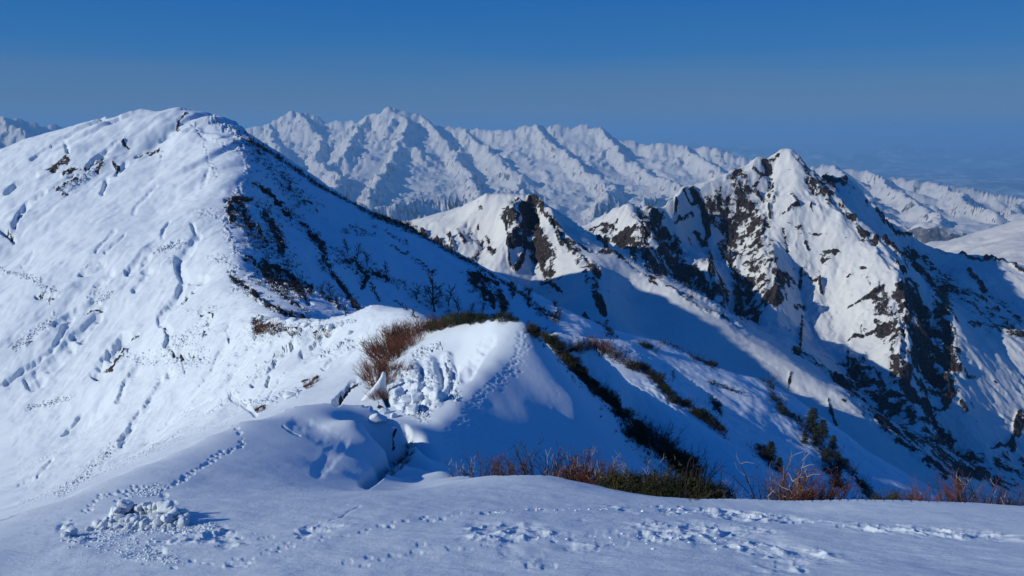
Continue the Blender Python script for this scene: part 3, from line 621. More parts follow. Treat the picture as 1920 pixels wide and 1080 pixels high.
# ------------------------------------------------------------------ far plain, far hills, haze
m, t, nn, l, b = new_mat('plain_snow')
tcx = nn('ShaderNodeNewGeometry'); nz = nn('ShaderNodeTexNoise'); nz.inputs['Scale'].default_value = .0009; nz.inputs['Detail'].default_value = 9; nz.inputs['Roughness'].default_value = .7; l(tcx.outputs['Position'], nz.inputs[0])
rp = nn('ShaderNodeValToRGB'); rp.color_ramp.elements[0].position = .48; rp.color_ramp.elements[0].color = (.05,.06,.08,1); rp.color_ramp.elements[1].position = .66; rp.color_ramp.elements[1].color = (.82,.84,.86,1)
l(nz.outputs[0], rp.inputs[0]); l(rp.outputs[0], b.inputs['Base Color']); b.inputs['Roughness'].default_value = .9
u = np.concatenate([np.linspace(-1.3, 0, 40, endpoint=False), np.linspace(0, .7, 300), np.linspace(.72, 1.3, 20)]); yy = np.exp(np.linspace(math.log(9000), math.log(110000), 280))
X = u[:, None]*yy[None]; Y = np.broadcast_to(yy[None], X.shape).copy()
hill = sstep(24000, 42000, Y)*sstep(95000, 60000, Y)
Z = -1650 + 260*fbm(X/5000, Y/5000, 5, 61)*sstep(9000, 15000, Y) + ridged(X/3500, Y/3500, 6, 75, .6)*330*sstep(12000, 18000, Y)*(.4+.6*sstep(-.2, .3, fbm(X/9000, Y/9000, 2, 8))) + hill*(ridged(X/7000, Y/7000, 7, 71, .6)*1150+fbm(X/26000, Y/26000, 3, 5)*500) - sstep(85000,110000,Y)*600
mesh_grid('plain', X, Y, Z, m)
u = np.linspace(-1.0, 1.0, 12)
def box(name, x0, x1, y0, y1, z0, z1, mat):
    me = bpy.data.meshes.new(name)
    v = [(x, y, z) for x in (x0, x1) for y in (y0, y1) for z in (z0, z1)]
    me.from_pydata(v, [], [(0,1,3,2),(4,6,7,5),(0,4,5,1),(2,3,7,6),(0,2,6,4),(1,5,7,3)])
    me.materials.append(mat); o = bpy.data.objects.new(name, me); C.objects.link(o); return o
hm = bpy.data.materials.new('haze'); hm.use_nodes = True; ht = hm.node_tree; ht.nodes.clear()
ho = ht.nodes.new('ShaderNodeOutputMaterial'); hv = ht.nodes.new('ShaderNodeVolumePrincipled')
hv.inputs['Color'].default_value = (.24,.53,.86,1); hv.inputs['Density'].default_value = 5.0e-5; hv.inputs['Anisotropy'].default_value = .0
ht.links.new(hv.outputs[0], ho.inputs['Volume'])
hz = box('haze', -150000, 150000, -3000, 112000, -2400, 470, hm); hz['kind'] = 'stuff'; hz['label'] = 'thin blue haze over the far mountains'

# ------------------------------------------------------------------ where things can stand
def flat_mat(name, col, rough=.85, noise_scale=None, col2=None, bump=0.0, trans=None):
    m, t, n, l, b = new_mat(name)
    b.inputs['Roughness'].default_value = rough; b.inputs['Specular IOR Level'].default_value = .2
    if noise_scale:
        tc = n('ShaderNodeTexCoord'); z = n('ShaderNodeTexNoise'); z.inputs['Scale'].default_value = noise_scale; z.inputs['Detail'].default_value = 5
        l(tc.outputs['Object'], z.inputs[0]); r = n('ShaderNodeValToRGB'); r.color_ramp.elements[0].position = .35; r.color_ramp.elements[1].position = .65
        r.color_ramp.elements[0].color = (*col, 1); r.color_ramp.elements[1].color = (*(col2 or col), 1); l(z.outputs[0], r.inputs[0]); l(r.outputs[0], b.inputs['Base Color'])
        if bump:
            bp = n('ShaderNodeBump'); bp.inputs['Distance'].default_value = bump; l(z.outputs[0], bp.inputs['Height']); l(bp.outputs[0], b.inputs['Normal'])
    else: b.inputs['Base Color'].default_value = (*col, 1)
    return m
M_red = flat_mat('red_brown_twig', (.20, .066, .034), noise_scale=3, col2=(.085, .042, .028))
M_rust = flat_mat('rust_leaf', (.27, .115, .035), noise_scale=4, col2=(.14, .065, .025))
M_bark = flat_mat('dark_bark', (.045, .034, .030), noise_scale=6, col2=(.025, .02, .018))
M_green = flat_mat('dark_needle', (.040, .050, .020), noise_scale=2, col2=(.016, .024, .012))
M_olive = flat_mat('olive_leaf', (.085, .075, .022), noise_scale=3, col2=(.035, .040, .014))
M_frost = flat_mat('frosted_twig', (.42, .40, .40), noise_scale=4, col2=(.20, .16, .15))
M_snowb = flat_mat('snow_chunk', (.75, .84, .90), noise_scale=5, col2=(.70, .80, .88), bump=.03)
M_ice = flat_mat('icy_snow', (.62, .77, .84), noise_scale=3, col2=(.70, .82, .88), bump=.05)
M_stone = flat_mat('dark_stone', (.075, .06, .055), noise_scale=3, col2=(.03, .025, .025), bump=.1)

VX, VY = proj(*near_xyz)
DEP = np.hypot(near_xyz[0], near_xyz[1])
VB = np.full((540, 960), -1, np.int64)
_ix = (VX/2).astype(int).ravel(); _iy = (VY/2).astype(int).ravel(); _d = DEP.ravel()
_ok = (_ix >= 0) & (_ix < 960) & (_iy >= 0) & (_iy < 540)
_o = np.nonzero(_ok)[0]; _o = _o[np.argsort(-_d[_o])]
VB[_iy[_o], _ix[_o]] = _o
FX, FY, FZ = (a.ravel() for a in near_xyz)
def place(px, py):
    """the spot on the near slopes that is seen at this pixel"""
    x, y = int(px/2), int(py/2); best = None
    for r in range(0, 5):
        for yy in range(max(0, y-r), min(540, y+r+1)):
            for xx in range(max(0, x-r), min(960, x+r+1)):
                k = VB[yy, xx]
                if k >= 0 and (best is None or _d[k] < _d[best]): best = k
        if best is not None and r >= 1: break
    return Vector((float(FX[best]), float(FY[best]), float(FZ[best]))) if best is not None else None
def ground(x, y):
    """height of the slope under a point, read off the finished sheet"""
    u = x/y; i = int(np.argmin(np.abs(near_xyz[0][:, 0]/near_xyz[1][:, 0]-u)))
    return float(np.interp(y, near_xyz[1][i], near_xyz[2][i]))

class MB:
    def __init__(s): s.v = []; s.f = []
    def tube(s, pts, r0, r1, n=3):
        base = len(s.v); m = len(pts)
        for k, p in enumerate(pts):
            q = pts[min(k+1, m-1)]-pts[max(k-1, 0)]
            q = q.normalized() if q.length > 1e-6 else Vector((0, 0, 1))
            a = q.orthogonal().normalized(); b = q.cross(a); r = r0+(r1-r0)*k/max(1, m-1)
            for j in range(n):
                an = j*6.28318/n; s.v.append(p+a*math.cos(an)*r+b*math.sin(an)*r)
        for k in range(m-1):
            for j in range(n):
                a0 = base+k*n+j; a1 = base+k*n+(j+1) % n
                s.f.append((a0, a1, a1+n, a0+n))
    def leaf(s, p, d, w_, l_):
        a = d.orthogonal().normalized(); a.rotate(__import__('mathutils').Quaternion(d, RR.uniform(0, 6.28)))
        k = len(s.v); s.v += [p-a*w_*.5, p+d*l_*.5-a*w_*.1, p+d*l_, p+a*w_*.5+d*l_*.3]; s.f.append((k, k+1, k+2, k+3))
    def build(s, name, mat, parent=None, smooth=False):
        me = bpy.data.meshes.new(name); me.from_pydata([tuple(v) for v in s.v], [], s.f); me.materials.append(mat)
        if smooth: me.polygons.foreach_set('use_smooth', [True]*len(me.polygons))
        o = bpy.data.objects.new(name, me); C.objects.link(o); o.parent = parent
        if name in ('twigs', 'leaves', 'needles', 'branches', 'crown'): o['kind'] = 'stuff'
        return o
RR = random.Random(21)
def rv(s=1.0): return Vector((RR.gauss(0, s), RR.gauss(0, s), RR.gauss(0, s)))
def empty(name, loc=(0, 0, 0)):
    o = bpy.data.objects.new(name, None); C.objects.link(o); o.location = loc; o.empty_display_size = .3; return o
def tag(o, label, cat, group=None):
    o['label'] = label; o['category'] = cat
    if group: o['group'] = group
    return o
def dup(src, name=None):
    c = src.copy(); C.objects.link(c)
    for ch in src.children:
        k = ch.copy(); C.objects.link(k); k.parent = c
    return c

def twig_bush(name, stems, mat, fine=None, h=1.0, spread=.75, lean=.0, leaf=None, tip=.004, base=.016, leaves=0):
    """a bush about one metre high: stems that fork, then fine twigs"""
    root = empty(name); st = MB(); fn = MB(); lf = MB()
    for _ in range(stems):
        a = RR.uniform(0, 6.283); o = RR.random()**.5*.35
        p = Vector((math.cos(a)*o, math.sin(a)*o, -.12)); d = Vector((math.cos(a)*spread*RR.uniform(.2, 1)+lean, math.sin(a)*spread*RR.uniform(.2, 1), 1)).normalized()
        L_ = h*RR.uniform(.55, 1.1); pts = [p]; n = 4
        for k in range(n):
            d = (d+rv(.13)+Vector((0, 0, .05))).normalized(); pts.append(pts[-1]+d*L_/n)
            for _j in range(2 if fine else 1):
                dd = (d+rv(.5)).normalized(); q = pts[-1]; l2 = L_*RR.uniform(.18, .38)
                mid_ = q+dd*l2*.5+rv(.02); e = mid_+(dd+rv(.3)).normalized()*l2*.5
                (fn if fine else st).tube([q, mid_, e], tip*1.3, tip*.6)
                for _k in range(leaves): lf.leaf(q+(e-q)*RR.random()+rv(.02), (dd+rv(.5)).normalized(), .035, .07)
        st.tube(pts, base*RR.uniform(.6, 1.1), tip)
    st.build('branches', mat, root)
    if fine: fn.build('twigs', fine, root)
    if leaves: lf.build('leaves', leaf or mat, root)
    return root
def pine_bush(name, n_br, leafm, w_=1.0, h=.7):
    """creeping pine: short branches carrying dense upright needle tufts"""
    root = empty(name); st = MB(); lf = MB()
    for _ in range(n_br):
        a = RR.uniform(0, 6.283); r = RR.random()**.6*w_*.6
        p = Vector((math.cos(a)*r*.2, math.sin(a)*r*.2, -.15)); e = Vector((math.cos(a)*r, math.sin(a)*r, h*RR.uniform(.3, 1)*(1-.5*r/w_)))
        m_ = (p+e)/2+Vector((math.cos(a)*.1, math.sin(a)*.1, -.05)); st.tube([p, m_, e], .02, .007)
        for _k in range(30):
            q = e+rv(.085)-(e-m_)*RR.random()*.7; lf.leaf(q, (Vector((0, 0, .9))+rv(.55)).normalized(), .03, RR.uniform(.08, .15))
    st.build('branches', M_bark, root); lf.build('needles', leafm, root)
    return root
def bare_tree(name, h=1.0, n=7, spread=.35, mat=None):
    root = empty(name); tr = MB(); br = MB()
    p = Vector((0, 0, -.06)); d = Vector((RR.uniform(-.1, .1), RR.uniform(-.1, .1), 1)).normalized(); pts = [p]
    for k in range(6): d = (d+rv(.07)+Vector((0, 0, .08))).normalized(); pts.append(pts[-1]+d*.16)
    tr.tube(pts, .024, .008, 5)
    for k in range(2, 7):
        for _ in range(n//2+1):
            dd = (Vector((RR.gauss(0, spread), RR.gauss(0, spread), .55))).normalized(); q = pts[k]; L_ = RR.uniform(.16, .36); pp = [q]
            for j in range(3):
                dd = (dd+rv(.18)+Vector((0, 0, .10))).normalized(); pp.append(pp[-1]+dd*L_/3)
                for _j in range(4):
                    e = pp[-1]+(dd+rv(.55)).normalized()*RR.uniform(.05, .13); br.tube([pp[-1], e], .006, .003)
            br.tube(pp, .012, .005)
    tr.build('trunk', mat or M_bark, root); br.build('crown', mat or M_bark, root)
    return root
def conifer(name, dense=1.0):
    root = empty(name); tr = MB(); cr = MB(); tr.tube([Vector((0, 0, -.05)), Vector((0, 0, .5)), Vector((0, 0, .98))], .022, .004, 5)
    z = .12
    while z < .97:
        R_ = .24*(1-z)**.8*RR.uniform(.6, 1.15)+.015
        for _ in range(int(9*dense)):
            a = RR.uniform(0, 6.283); d = Vector((math.cos(a), math.sin(a), -.25)); r = R_*RR.uniform(.6, 1.1)
            for k in range(5):
                q = Vector((0, 0, z))+d*r*(k+.6)/5+rv(.006); cr.leaf(q, (d+rv(.35)).normalized(), .035, .06)
        z += .035
    tr.build('trunk', M_bark, root); cr.build('crown', M_green, root)
    return root

PROTO = {
 'red': [twig_bush('shrub', 42, M_red, fine=M_red) for _ in range(3)],
 'rust': [twig_bush('shrub', 26, M_bark, fine=M_red, leaf=M_rust, leaves=2) for _ in range(3)],
 'frost': [twig_bush('shrub', 12, M_bark, fine=M_frost, spread=.6, tip=.006) for _ in range(3)],
 'grey': [twig_bush('shrub', 16, M_bark, fine=M_bark, spread=.9, tip=.006) for _ in range(3)],
 'pine': [pine_bush('shrub', 46, M_green) for _ in range(3)],
 'olive': [pine_bush('shrub', 40, M_olive) for _ in range(3)],
 'tree': [bare_tree('bare_tree') for _ in range(4)],
 'fir': [conifer('fir_tree') for _ in range(3)],
}
USED = set()
def put(kind, loc, height_m, label, cat, group=None, wide=1.0):
    src = PROTO[kind][RR.randrange(len(PROTO[kind]))]
    if src.name not in USED: USED.add(src.name); o = src
    else: o = dup(src)
    o.location = loc; o.scale = (height_m*wide, height_m*wide, height_m); o.rotation_euler = (0, 0, RR.uniform(0, 6.28))
    return tag(o, label, cat, group)
def put_px(kind, px, py, hpx, label, cat, group=None, wide=1.0, sink=.05):
    p = place(px, py)
    if p is None: return None
    D = math.hypot(p.x, p.y); p.z -= sink*hpx*D/F
    return put(kind, p, hpx*D/F, label, cat, group, wide)

LOOK = {'pine': 'green pine shrub', 'olive': 'olive pine shrub', 'grey': 'bare dark shrub', 'red': 'red brown shrub', 'frost': 'frosted shrub', 'rust': 'rusty shrub'}
WHERE = ('at the top', 'near the top', 'in the upper third', 'above the middle', 'at the middle', 'below the middle', 'in the lower third', 'near the foot', 'at the foot')
# shrubs just beyond the rim of the foreground slope
RIM = np.array([(c[0], c[1], c[2]) for c in cr], float)
def rim(kind, px, hpx, label, extra=1.0, group='shrubs along the rim of the foreground snow', wide=1.0):
    D = float(np.interp(px, RIM[:, 0], RIM[:, 2])); py = float(np.interp(px, RIM[:, 0], RIM[:, 1]))
    x, y, z = P(px, py, D); k = (D+extra)/D; x *= k; y *= k
    z = ground(x, y); h = hpx*(1.25 if kind in ('olive', 'pine') else .98)*D/F
    return put(kind, (x, y, z), h+max(0, (P(px, py, D+extra)[2]-z))*.8, label, 'shrub', group, wide)
RIMS = [('frost',872,46,'faint frosted shrub at the left end of the rim hedge'),('grey',895,48,'low grey shrub with bare dark twigs left of the rusty one'),('rust',938,46,'rusty orange round shrub, leftmost of the orange ones on the rim'),('rust',962,48,'smaller rusty shrub touching the leftmost orange one'),
 ('grey',1008,78,'tall dark wispy shrub standing above the rusty ones'),('grey',1030,50,'short grey shrub beside the tall wispy one'),('frost',1050,60,'frost tipped shrub left of the rust leaved thicket'),('rust',1075,62,'rust leaved shrub at the left of the thicket'),('rust',1100,60,'rust leaved shrub in the middle of the thicket'),('red',1120,56,'red brown shrub at the right of the rusty thicket'),
 ('frost',1140,72,'white frosted shrub rising above the olive pines'),('olive',1150,44,'olive creeping pine at the left of the pine row on the rim'),('olive',1178,52,'olive creeping pine with yellowish needles under the frosted twigs'),('frost',1190,70,'frosted twig shrub between two olive pines'),('pine',1205,56,'dark creeping pine beside the hollow in the rim hedge'),
 ('olive',1232,54,'olive creeping pine right of the hollow in the hedge'),('olive',1262,78,'tallest olive pine shrub below the dark shrub band'),('grey',1285,84,'grey twig thicket where the dark band meets the rim'),('pine',1305,62,'dark pine shrub at the lower end of the long shrub band'),('grey',1325,60,'tangled grey shrub right of the dark pine'),('pine',1345,44,'small dark pine shrub near the right end of the hedge'),('frost',1372,34,'low frosted shrub at the right end of the hedge'),
 ('grey',1440,66,'pale grey leaning shrub at the left of the middle clump'),('frost',1462,88,'tall frosted shrub of the middle clump'),('red',1490,72,'red brown shrub in the middle clump on the rim'),('rust',1515,56,'orange leaved shrub in the middle clump on the rim'),('red',1545,66,'red twig shrub under the dark firs'),('grey',1575,46,'thin grey shrub right of the middle clump'),
 ('olive',1645,30,'small yellow green pine tuft on the rim, left one of two'),('olive',1680,42,'round yellow brown pine shrub on the rim'),('rust',1705,34,'small rusty shrub right of the round yellow brown one'),('red',1738,44,'thin red shrub near two rusty ones'),('grey',1790,44,'thin leafless shrub in front of the dark gully'),('red',1815,66,'red brown wispy shrub at the right part of the rim'),('frost',1840,60,'frosted wispy shrub at the right part of the rim'),('grey',1868,52,'dark twig shrub near the right edge'),('pine',1895,34,'low dark pine shrub near the right edge'),('red',1915,50,'red twig shrub cut by the right edge')]
for k_, px_, h_, lb in RIMS: rim(k_, px_, h_, lb, extra=RR.uniform(.5, 1.6), wide=1.05)
for px_ in list(range(1060, 1130, 12))+list(range(1150, 1345, 9))+list(range(1470, 1560, 16)):
    kd = RR.choice(['olive', 'pine', 'olive', 'grey', 'red']) if 1140 < px_ < 1400 else RR.choice(['rust', 'red', 'grey'])
    wh = 'in the rusty left part of the rim hedge' if px_ < 1140 else 'left of the hedge hollow' if px_ < 1205 else 'right of the hedge hollow' if px_ < 1265 else 'where the dark band meets the rim' if px_ < 1310 else 'at the right end of the rim hedge' if px_ < 1400 else 'in the middle clump on the rim'
    rim(kd, px_+RR.uniform(-4, 4), RR.uniform(26, 46), 'low '+LOOK[kd]+' '+wh, extra=RR.uniform(.3, 2.2), group='low filler shrubs of the rim hedge', wide=1.2)

# brown thicket in the gap between the snow domes
BROWN = [(815,616,24),(802,618,28),(832,612,22),(700,706,26),(708,716,28),(724,652,30),(712,660,30),(738,630,26),(748,622,24),(790,622,30),(778,628,32),(765,634,36),(752,640,34),(742,650,38),(757,652,30),(733,660,38),(745,668,32),(720,668,36),(728,682,36),(735,694,30),(716,700,32),(728,712,28),(718,728,28),(726,744,26),(710,745,20),(770,648,24),(785,640,22),(700,690,26),(770,690,16),(752,688,16)]
for px_, py_, h_ in BROWN: put_px('red', px_-RR.uniform(0, 10), py_, h_*1.0, ('short ' if h_ < 27 else 'medium ' if h_ < 33 else 'tall ')+'red brown shrub '+('at the top' if py_ < 630 else 'in the upper part' if py_ < 655 else 'in the middle' if py_ < 685 else 'in the lower part' if py_ < 720 else 'at the foot')+(', right side,' if px_ > 750-.0*py_ else ', left side,' if px_ < 722 else '')+' of the thicket between domes', 'shrub', 'red brown thicket between the snow domes', wide=1.5, sink=.02)
for px_, py_, h_, lb in ((485,622,22,'red brown shrub at the foot of the left mountain crest'),(498,618,24,'darkest red shrub beside the broken cornice'),(512,622,18,'small red shrub right of the darkest one'),(545,626,9,'tiny red tuft under the broken cornice'),(585,716,16,'small orange brown tuft on the lit snow slabs'),(576,724,12,'lower small brown tuft beside the orange one'),(486,768,14,'dark brown tuft in the gap behind the near snow shoulder'),(612,628,10,'small brown tuft left of the snow dome'),(596,632,9,'tiny brown tuft left of the snow dome')):
    put_px('red', px_, py_, h_, lb, 'shrub', 'small tufts on the lit ridge', wide=1.3)
GW = ['high on', 'in the middle of', 'low on', 'at the foot of', 'at the very top of', 'on the crevice side of']
for px_, py_, h_ in ((765,848,12),(757,862,12),(748,874,11),(735,884,11),(768,835,11),(742,866,9)): put_px('red', px_, py_, h_, 'short brown dead grass tuft '+GW.pop(0)+' the bank beside the crevice', 'grass tuft', 'grass tufts on the bank beside the crevice', wide=1.8)
# creeping pines on top of the gap and down the dark band
for px_, py_, h_, lb in ((812,612,20,'olive brown pine shrub at the left end of the row behind the mound'),(830,607,26,'olive pine shrub, second of the row behind the mound'),(850,603,28,'large dark olive pine shrub behind the mound'),(868,600,26,'dark pine shrub just left of the mound top'),(884,598,26,'tallest pine shrub left of the mound top'),(900,597,16,'low pine shrub at the back of the mound'),(920,596,10,'very low pine shrub at the back of the mound'),(944,594,20,'small frosted pine sticking up behind the mound top'),(965,596,10,'very low dark shrub right of the mound top')):
    put_px('olive' if px_ < 860 else 'pine', px_, py_+3, h_*1.45, lb, 'shrub', 'pine shrubs behind the mound', wide=1.1)
def along(txt, n, kinds, h0, h1, label, group, cat='shrub', jit=.5, wide=1.2):
    items = S(txt); seg = []
    for pts, wd, _ in items:
        for a, b in zip(pts[:-1], pts[1:]): seg.append((a, b, wd, math.hypot(b[0]-a[0], b[1]-a[1])))
    tot = sum(s_[3] for s_ in seg)
    for i in range(n):
        t = (i+RR.random())/n*tot
        for a, b, wd, l_ in seg:
            if t <= l_: break
            t -= l_
        x = a[0]+(b[0]-a[0])*t/l_+RR.uniform(-1, 1)*wd*jit; y = a[1]+(b[1]-a[1])*t/l_+RR.uniform(-1, 1)*wd*jit
        kd = RR.choice(kinds); hh = RR.random(); sz_ = 'short' if hh < .33 else 'medium' if hh < .67 else 'tall'
        put_px(kd, x, y, (h0+(h1-h0)*hh)*1.15, '%s %s %s of %s' % (sz_, LOOK[kd], WHERE[min(8, int(9*(i+.5)/n))], label), cat, group, wide)
along("992,617 1025,632 1057,662 1090,700 10; 1090,700 1125,735 1162,770 1187,800 14", 34, ['pine', 'pine', 'olive', 'grey'], 13, 24, 'the narrow band by the mound', 'pine shrubs of the long band right of the mound')
along("1187,800 1215,825 1250,850 1290,880 1315,915 26", 34, ['pine', 'pine', 'grey', 'grey'], 20, 36, 'the broad dark band above the rim', 'shrubs of the lower part of the long band')
along("1070,657 1112,645 1162,672 14; 1150,665 1190,690 8", 18, ['grey', 'frost', 'red'], 14, 24, 'the small knoll right of the mound', 'twiggy shrubs on the small knoll')
along("1180,684 1212,690 1245,725 1262,745 10; 1262,745 1325,782 1345,800 8", 26, ['pine', 'grey', 'pine'], 12, 20, 'the band past the spur', 'shrubs of the second band')
along("1337,746 1351,777 7; 1330,784 1365,820 8; 1290,640 1320,670 1345,690 7; 1420,840 1450,870 10; 1442,700 1450,746 1480,775 1502,791 8; 1200,640 1230,660 5", 30, ['grey', 'grey', 'pine'], 10, 18, 'the far shaded spurs', 'shrubs on the far shaded spurs')
along("1555,841 1597,883 1633,932 5; 1541,870 1583,918 10", 16, ['pine', 'grey'], 12, 20, 'the streak below the firs', 'shrubs below the firs')
# firs
for px_, py_, h_, lb in ((1524,806,42,'tallest dark fir on the shaded slope right of centre'),(1542,818,34,'second fir, close right of the tallest one'),(1533,832,26,'short fir at the foot of the tallest one'),(1562,838,24,'small fir at the right of the fir group'),(1510,828,20,'small fir at the left of the fir group'),(1550,862,26,'fir below the group on the same slope'),(1572,886,24,'lowest fir of the shaded slope'),(1446,858,34,'dark slanted fir above the pale grey rim shrub'),(1462,880,26,'small fir just below the slanted one')):
    put_px('fir', px_, py_, h_*1.15, lb, 'fir tree', 'firs on the shaded slope', wide=1.9)
# bare trees on the blue shaded face
TREES = [(652,472,24,'upper left one of three bare trees high on the shaded face'),(671,484,26,'middle one of three bare trees high on the shaded face'),(690,497,26,'lower right one of three bare trees high on the shaded face'),(726,516,22,'lone bare tree beside the dark forked rock'),(816,582,58,'largest bare tree with a broad crown on the shaded face'),(783,560,26,'small bare tree left of the largest one'),(843,570,34,'bare tree just right of the largest one'),(858,586,30,'bare tree above the olive pines'),(800,552,18,'slender bare tree up left of the largest one'),
 (830,556,20,'thin bare tree up right of the largest one'),(620,562,28,'bare tree left of the dark shrub streak low on the face'),(605,556,24,'bare tree at the left of the low tree group'),(636,578,26,'bare tree at the foot of the dark streak'),(646,590,22,'bare tree peeking over the snow dome on its left'),(880,590,24,'bare tree right of the olive pines'),(905,585,20,'small bare tree near the dark rock above the mound'),(1240,716,20,'bare tree on the spur right of the shrub band'),(1262,712,20,'second bare tree on the spur right of the shrub band'),(1045,602,26,'dark bare tree below the lit snow patch'),(963,556,22,'bare tree under the middle peak, in shade')]
for px_, py_, h_, lb in TREES: put_px('tree', px_, py_, h_*1.05, lb, 'bare tree', 'bare trees on the shaded slopes', wide=1.5)

# scattered scrub of the big shaded face: far too much to count
sb = MB(); r3 = random.Random(9)
def tuft(p, h):
    for _ in range(7):
        a = r3.uniform(0, 6.283); d = Vector((math.cos(a)*.7, math.sin(a)*.7, r3.uniform(.5, 1.2))).normalized(); q = p+Vector((r3.gauss(0, h*.3), r3.gauss(0, h*.3), -.1*h))
        s_ = Vector((-d.y, d.x, 0))*h*.13; k = len(sb.v); sb.v += [q-s_, q+s_, q+d*h*r3.uniform(.6, 1.1)]; sb.f.append((k, k+1, k+2))
def scrub(strokes, per, h):
    for pts, wd, _ in strokes:
        for a, b in zip(pts[:-1], pts[1:]):
            l_ = math.hypot(b[0]-a[0], b[1]-a[1])
            for i in range(int(l_*wd*per)+1):
                t = r3.random(); p = place(a[0]+(b[0]-a[0])*t+r3.gauss(0, wd*.38), a[1]+(b[1]-a[1])*t+r3.gauss(0, wd*.38))
                if p is not None: tuft(p, h*r3.uniform(.5, 1.2)*math.hypot(p.x, p.y)/F)
scrub(ROCK_SHADE, .075, 8); scrub(SPARSE_SHADE, .035, 7)
scrub(S("470,262 520,292 560,318 600,347 650,373 700,400 4; 700,400 740,416 780,432 9; 780,432 840,466 900,498 5; 900,500 960,536 1040,592 3"), .28, 8)
scrub(BANDS, .10, 9); scrub(S("400,225 440,240 470,264 2"), .15, 4)
so_ = sb.build('scrub', M_bark); so_['kind'] = 'stuff'; so_['label'] = 'dark low scrub scattered over the shaded mountain faces'

# ------------------------------------------------------------------ broken snow: blocks, blade, wall
def chunk(sx_, sy_, sz_, seed, sub=3, rough=.22, sharp=0.0):
    import bmesh
    bm = bmesh.new(); bmesh.ops.create_icosphere(bm, subdivisions=sub, radius=1.0)
    r = random.Random(seed); o = Vector((r.uniform(0, 99), r.uniform(0, 99), r.uniform(0, 99)))
    from mathutils import noise as nz_
    pl = [(Vector((r.gauss(0, 1), r.gauss(0, 1), r.gauss(0, .7))).normalized(), r.uniform(.5, .85)) for _ in range(7)]
    for v in bm.verts:
        p = v.co.copy()
        for nrm, dd in pl:                              # broken faces
            t = p.dot(nrm)
            if t > dd: p -= nrm*(t-dd)*(.9 if sharp else .75)
        p *= 1+rough*nz_.noise(p*1.3+o)+rough*.5*nz_.noise(p*3.7+o)
        v.co = Vector((p.x*sx_, p.y*sy_, p.z*sz_))
    me = bpy.data.meshes.new('snow_block'); bm.to_mesh(me); bm.free(); me.polygons.foreach_set('use_smooth', [True]*len(me.polygons)); return me
BLK = [chunk(1, .8, .7, s_) for s_ in range(8)]
def cut_block(seed):
    me = chunk(1, 1, 1, seed, rough=.10); r = random.Random(seed+50)
    for v in me.vertices:
        p = v.co; k = max(abs(p.x), abs(p.y), abs(p.z))+1e-6; q = p/k*p.length; t = r.uniform(.68, .74)
        v.co = Vector(((p.x*(1-t)+q.x*t), (p.y*(1-t)+q.y*t)*.8, (p.z*(1-t)+q.z*t)*.75))
    return me
CUTB = [cut_block(s_) for s_ in range(20, 28)]
for m_ in CUTB: m_.materials.append(M_snowb)
for m_ in BLK: m_.materials.append(M_snowb)
def block(px, py, wpx, label, group=None, name='snow_block', mat=None, sc_=(1, 1, 1), rot=None, sink=.45):
    p = place(px, py)
    if p is None: return
    D = math.hypot(p.x, p.y); r = wpx*D/F/2
    o = bpy.data.objects.new(name, (CUTB if RR.random() < .5 else BLK)[RR.randrange(8)]); C.objects.link(o); o.location = p+Vector((0, 0, r*sc_[2]*(.5-sink))); o.scale = (r*sc_[0], r*sc_[1], r*sc_[2])
    o.rotation_euler = rot or (RR.uniform(-.3, .3), RR.uniform(-.3, .3), RR.uniform(0, 6.28))
    return tag(o, label, 'snow block', group)
BL = [(747,735,20,'snow block beside the red brown thicket, topmost of the tumbled ones'),(762,748,26,'large tumbled snow block below the thicket'),(780,744,22,'rounded snow block right of the large tumbled one'),(752,762,18,'small tumbled snow block under the large one'),(775,766,24,'snow block at the lower end of the tumbled heap'),(798,757,26,'snow block against the foot of the mound'),(800,735,20,'small snow block up against the mound wall'),(785,725,22,'snow block just right of the thicket'),(820,740,24,'snow block set in the mound flank'),(720,772,22,'angular snow block in front of the thicket'),(708,782,26,'large angular snow block near the crevice rim'),(738,778,16,'small snow block between the two heaps'),
 (540,742,22,'leaning snow slab on the lit ridge'),(553,735,16,'small snow block on top of the leaning slab'),(503,752,14,'small snow block right of the dark brown tuft'),(620,612,16,'bright snow block left of the snow dome'),(640,606,12,'small bright block beside the snow dome'),(545,600,22,'bright pointed cornice block by the red shrubs'),(572,607,16,'low bright cornice block further right'),(597,612,14,'broken cornice block above the brown tufts'),(655,622,12,'tiny snow block below the dome'),(488,592,12,'small bright block above the darkest red shrub')]
for a_ in BL: block(a_[0], a_[1], a_[2]*(1.5 if a_[0] > 700 else 1.2), a_[3], 'tumbled snow blocks of the broken cornices', sc_=(1.1, .9, .85))
# the upright blade of snow
p = place(706, 738)
D = math.hypot(p.x, p.y); h_ = 54*D/F
import bmesh
bm = bmesh.new()
prof = [(-.62, 0), (-.48, .14), (-.28, .34), (-.10, .55), (.10, .82), (.20, 1.0), (.28, .97), (.30, .7), (.27, .4), (.34, .1), (.34, 0)]
rings = []
for k, (yy, sc2) in enumerate(((-.16, .86), (-.10, .96), (0, 1), (.10, .96), (.16, .85))):
    rings.append([bm.verts.new(((x*sc2+RR.gauss(0, .012))*h_, (yy*(1-.55*z)+RR.gauss(0, .01))*h_, (z*sc2+RR.gauss(0, .012)-.12)*h_)) for x, z in prof])
for a_, b_ in zip(rings[:-1], rings[1:]):
    for i in range(len(prof)): bm.faces.new((a_[i], a_[(i+1) % len(prof)], b_[(i+1) % len(prof)], b_[i]))
bm.faces.new(rings[0][::-1]); bm.faces.new(rings[-1]); bmesh.ops.subdivide_edges(bm, edges=bm.edges[:], cuts=1, use_grid_fill=True); bmesh.ops.smooth_vert(bm, verts=bm.verts, factor=.5)
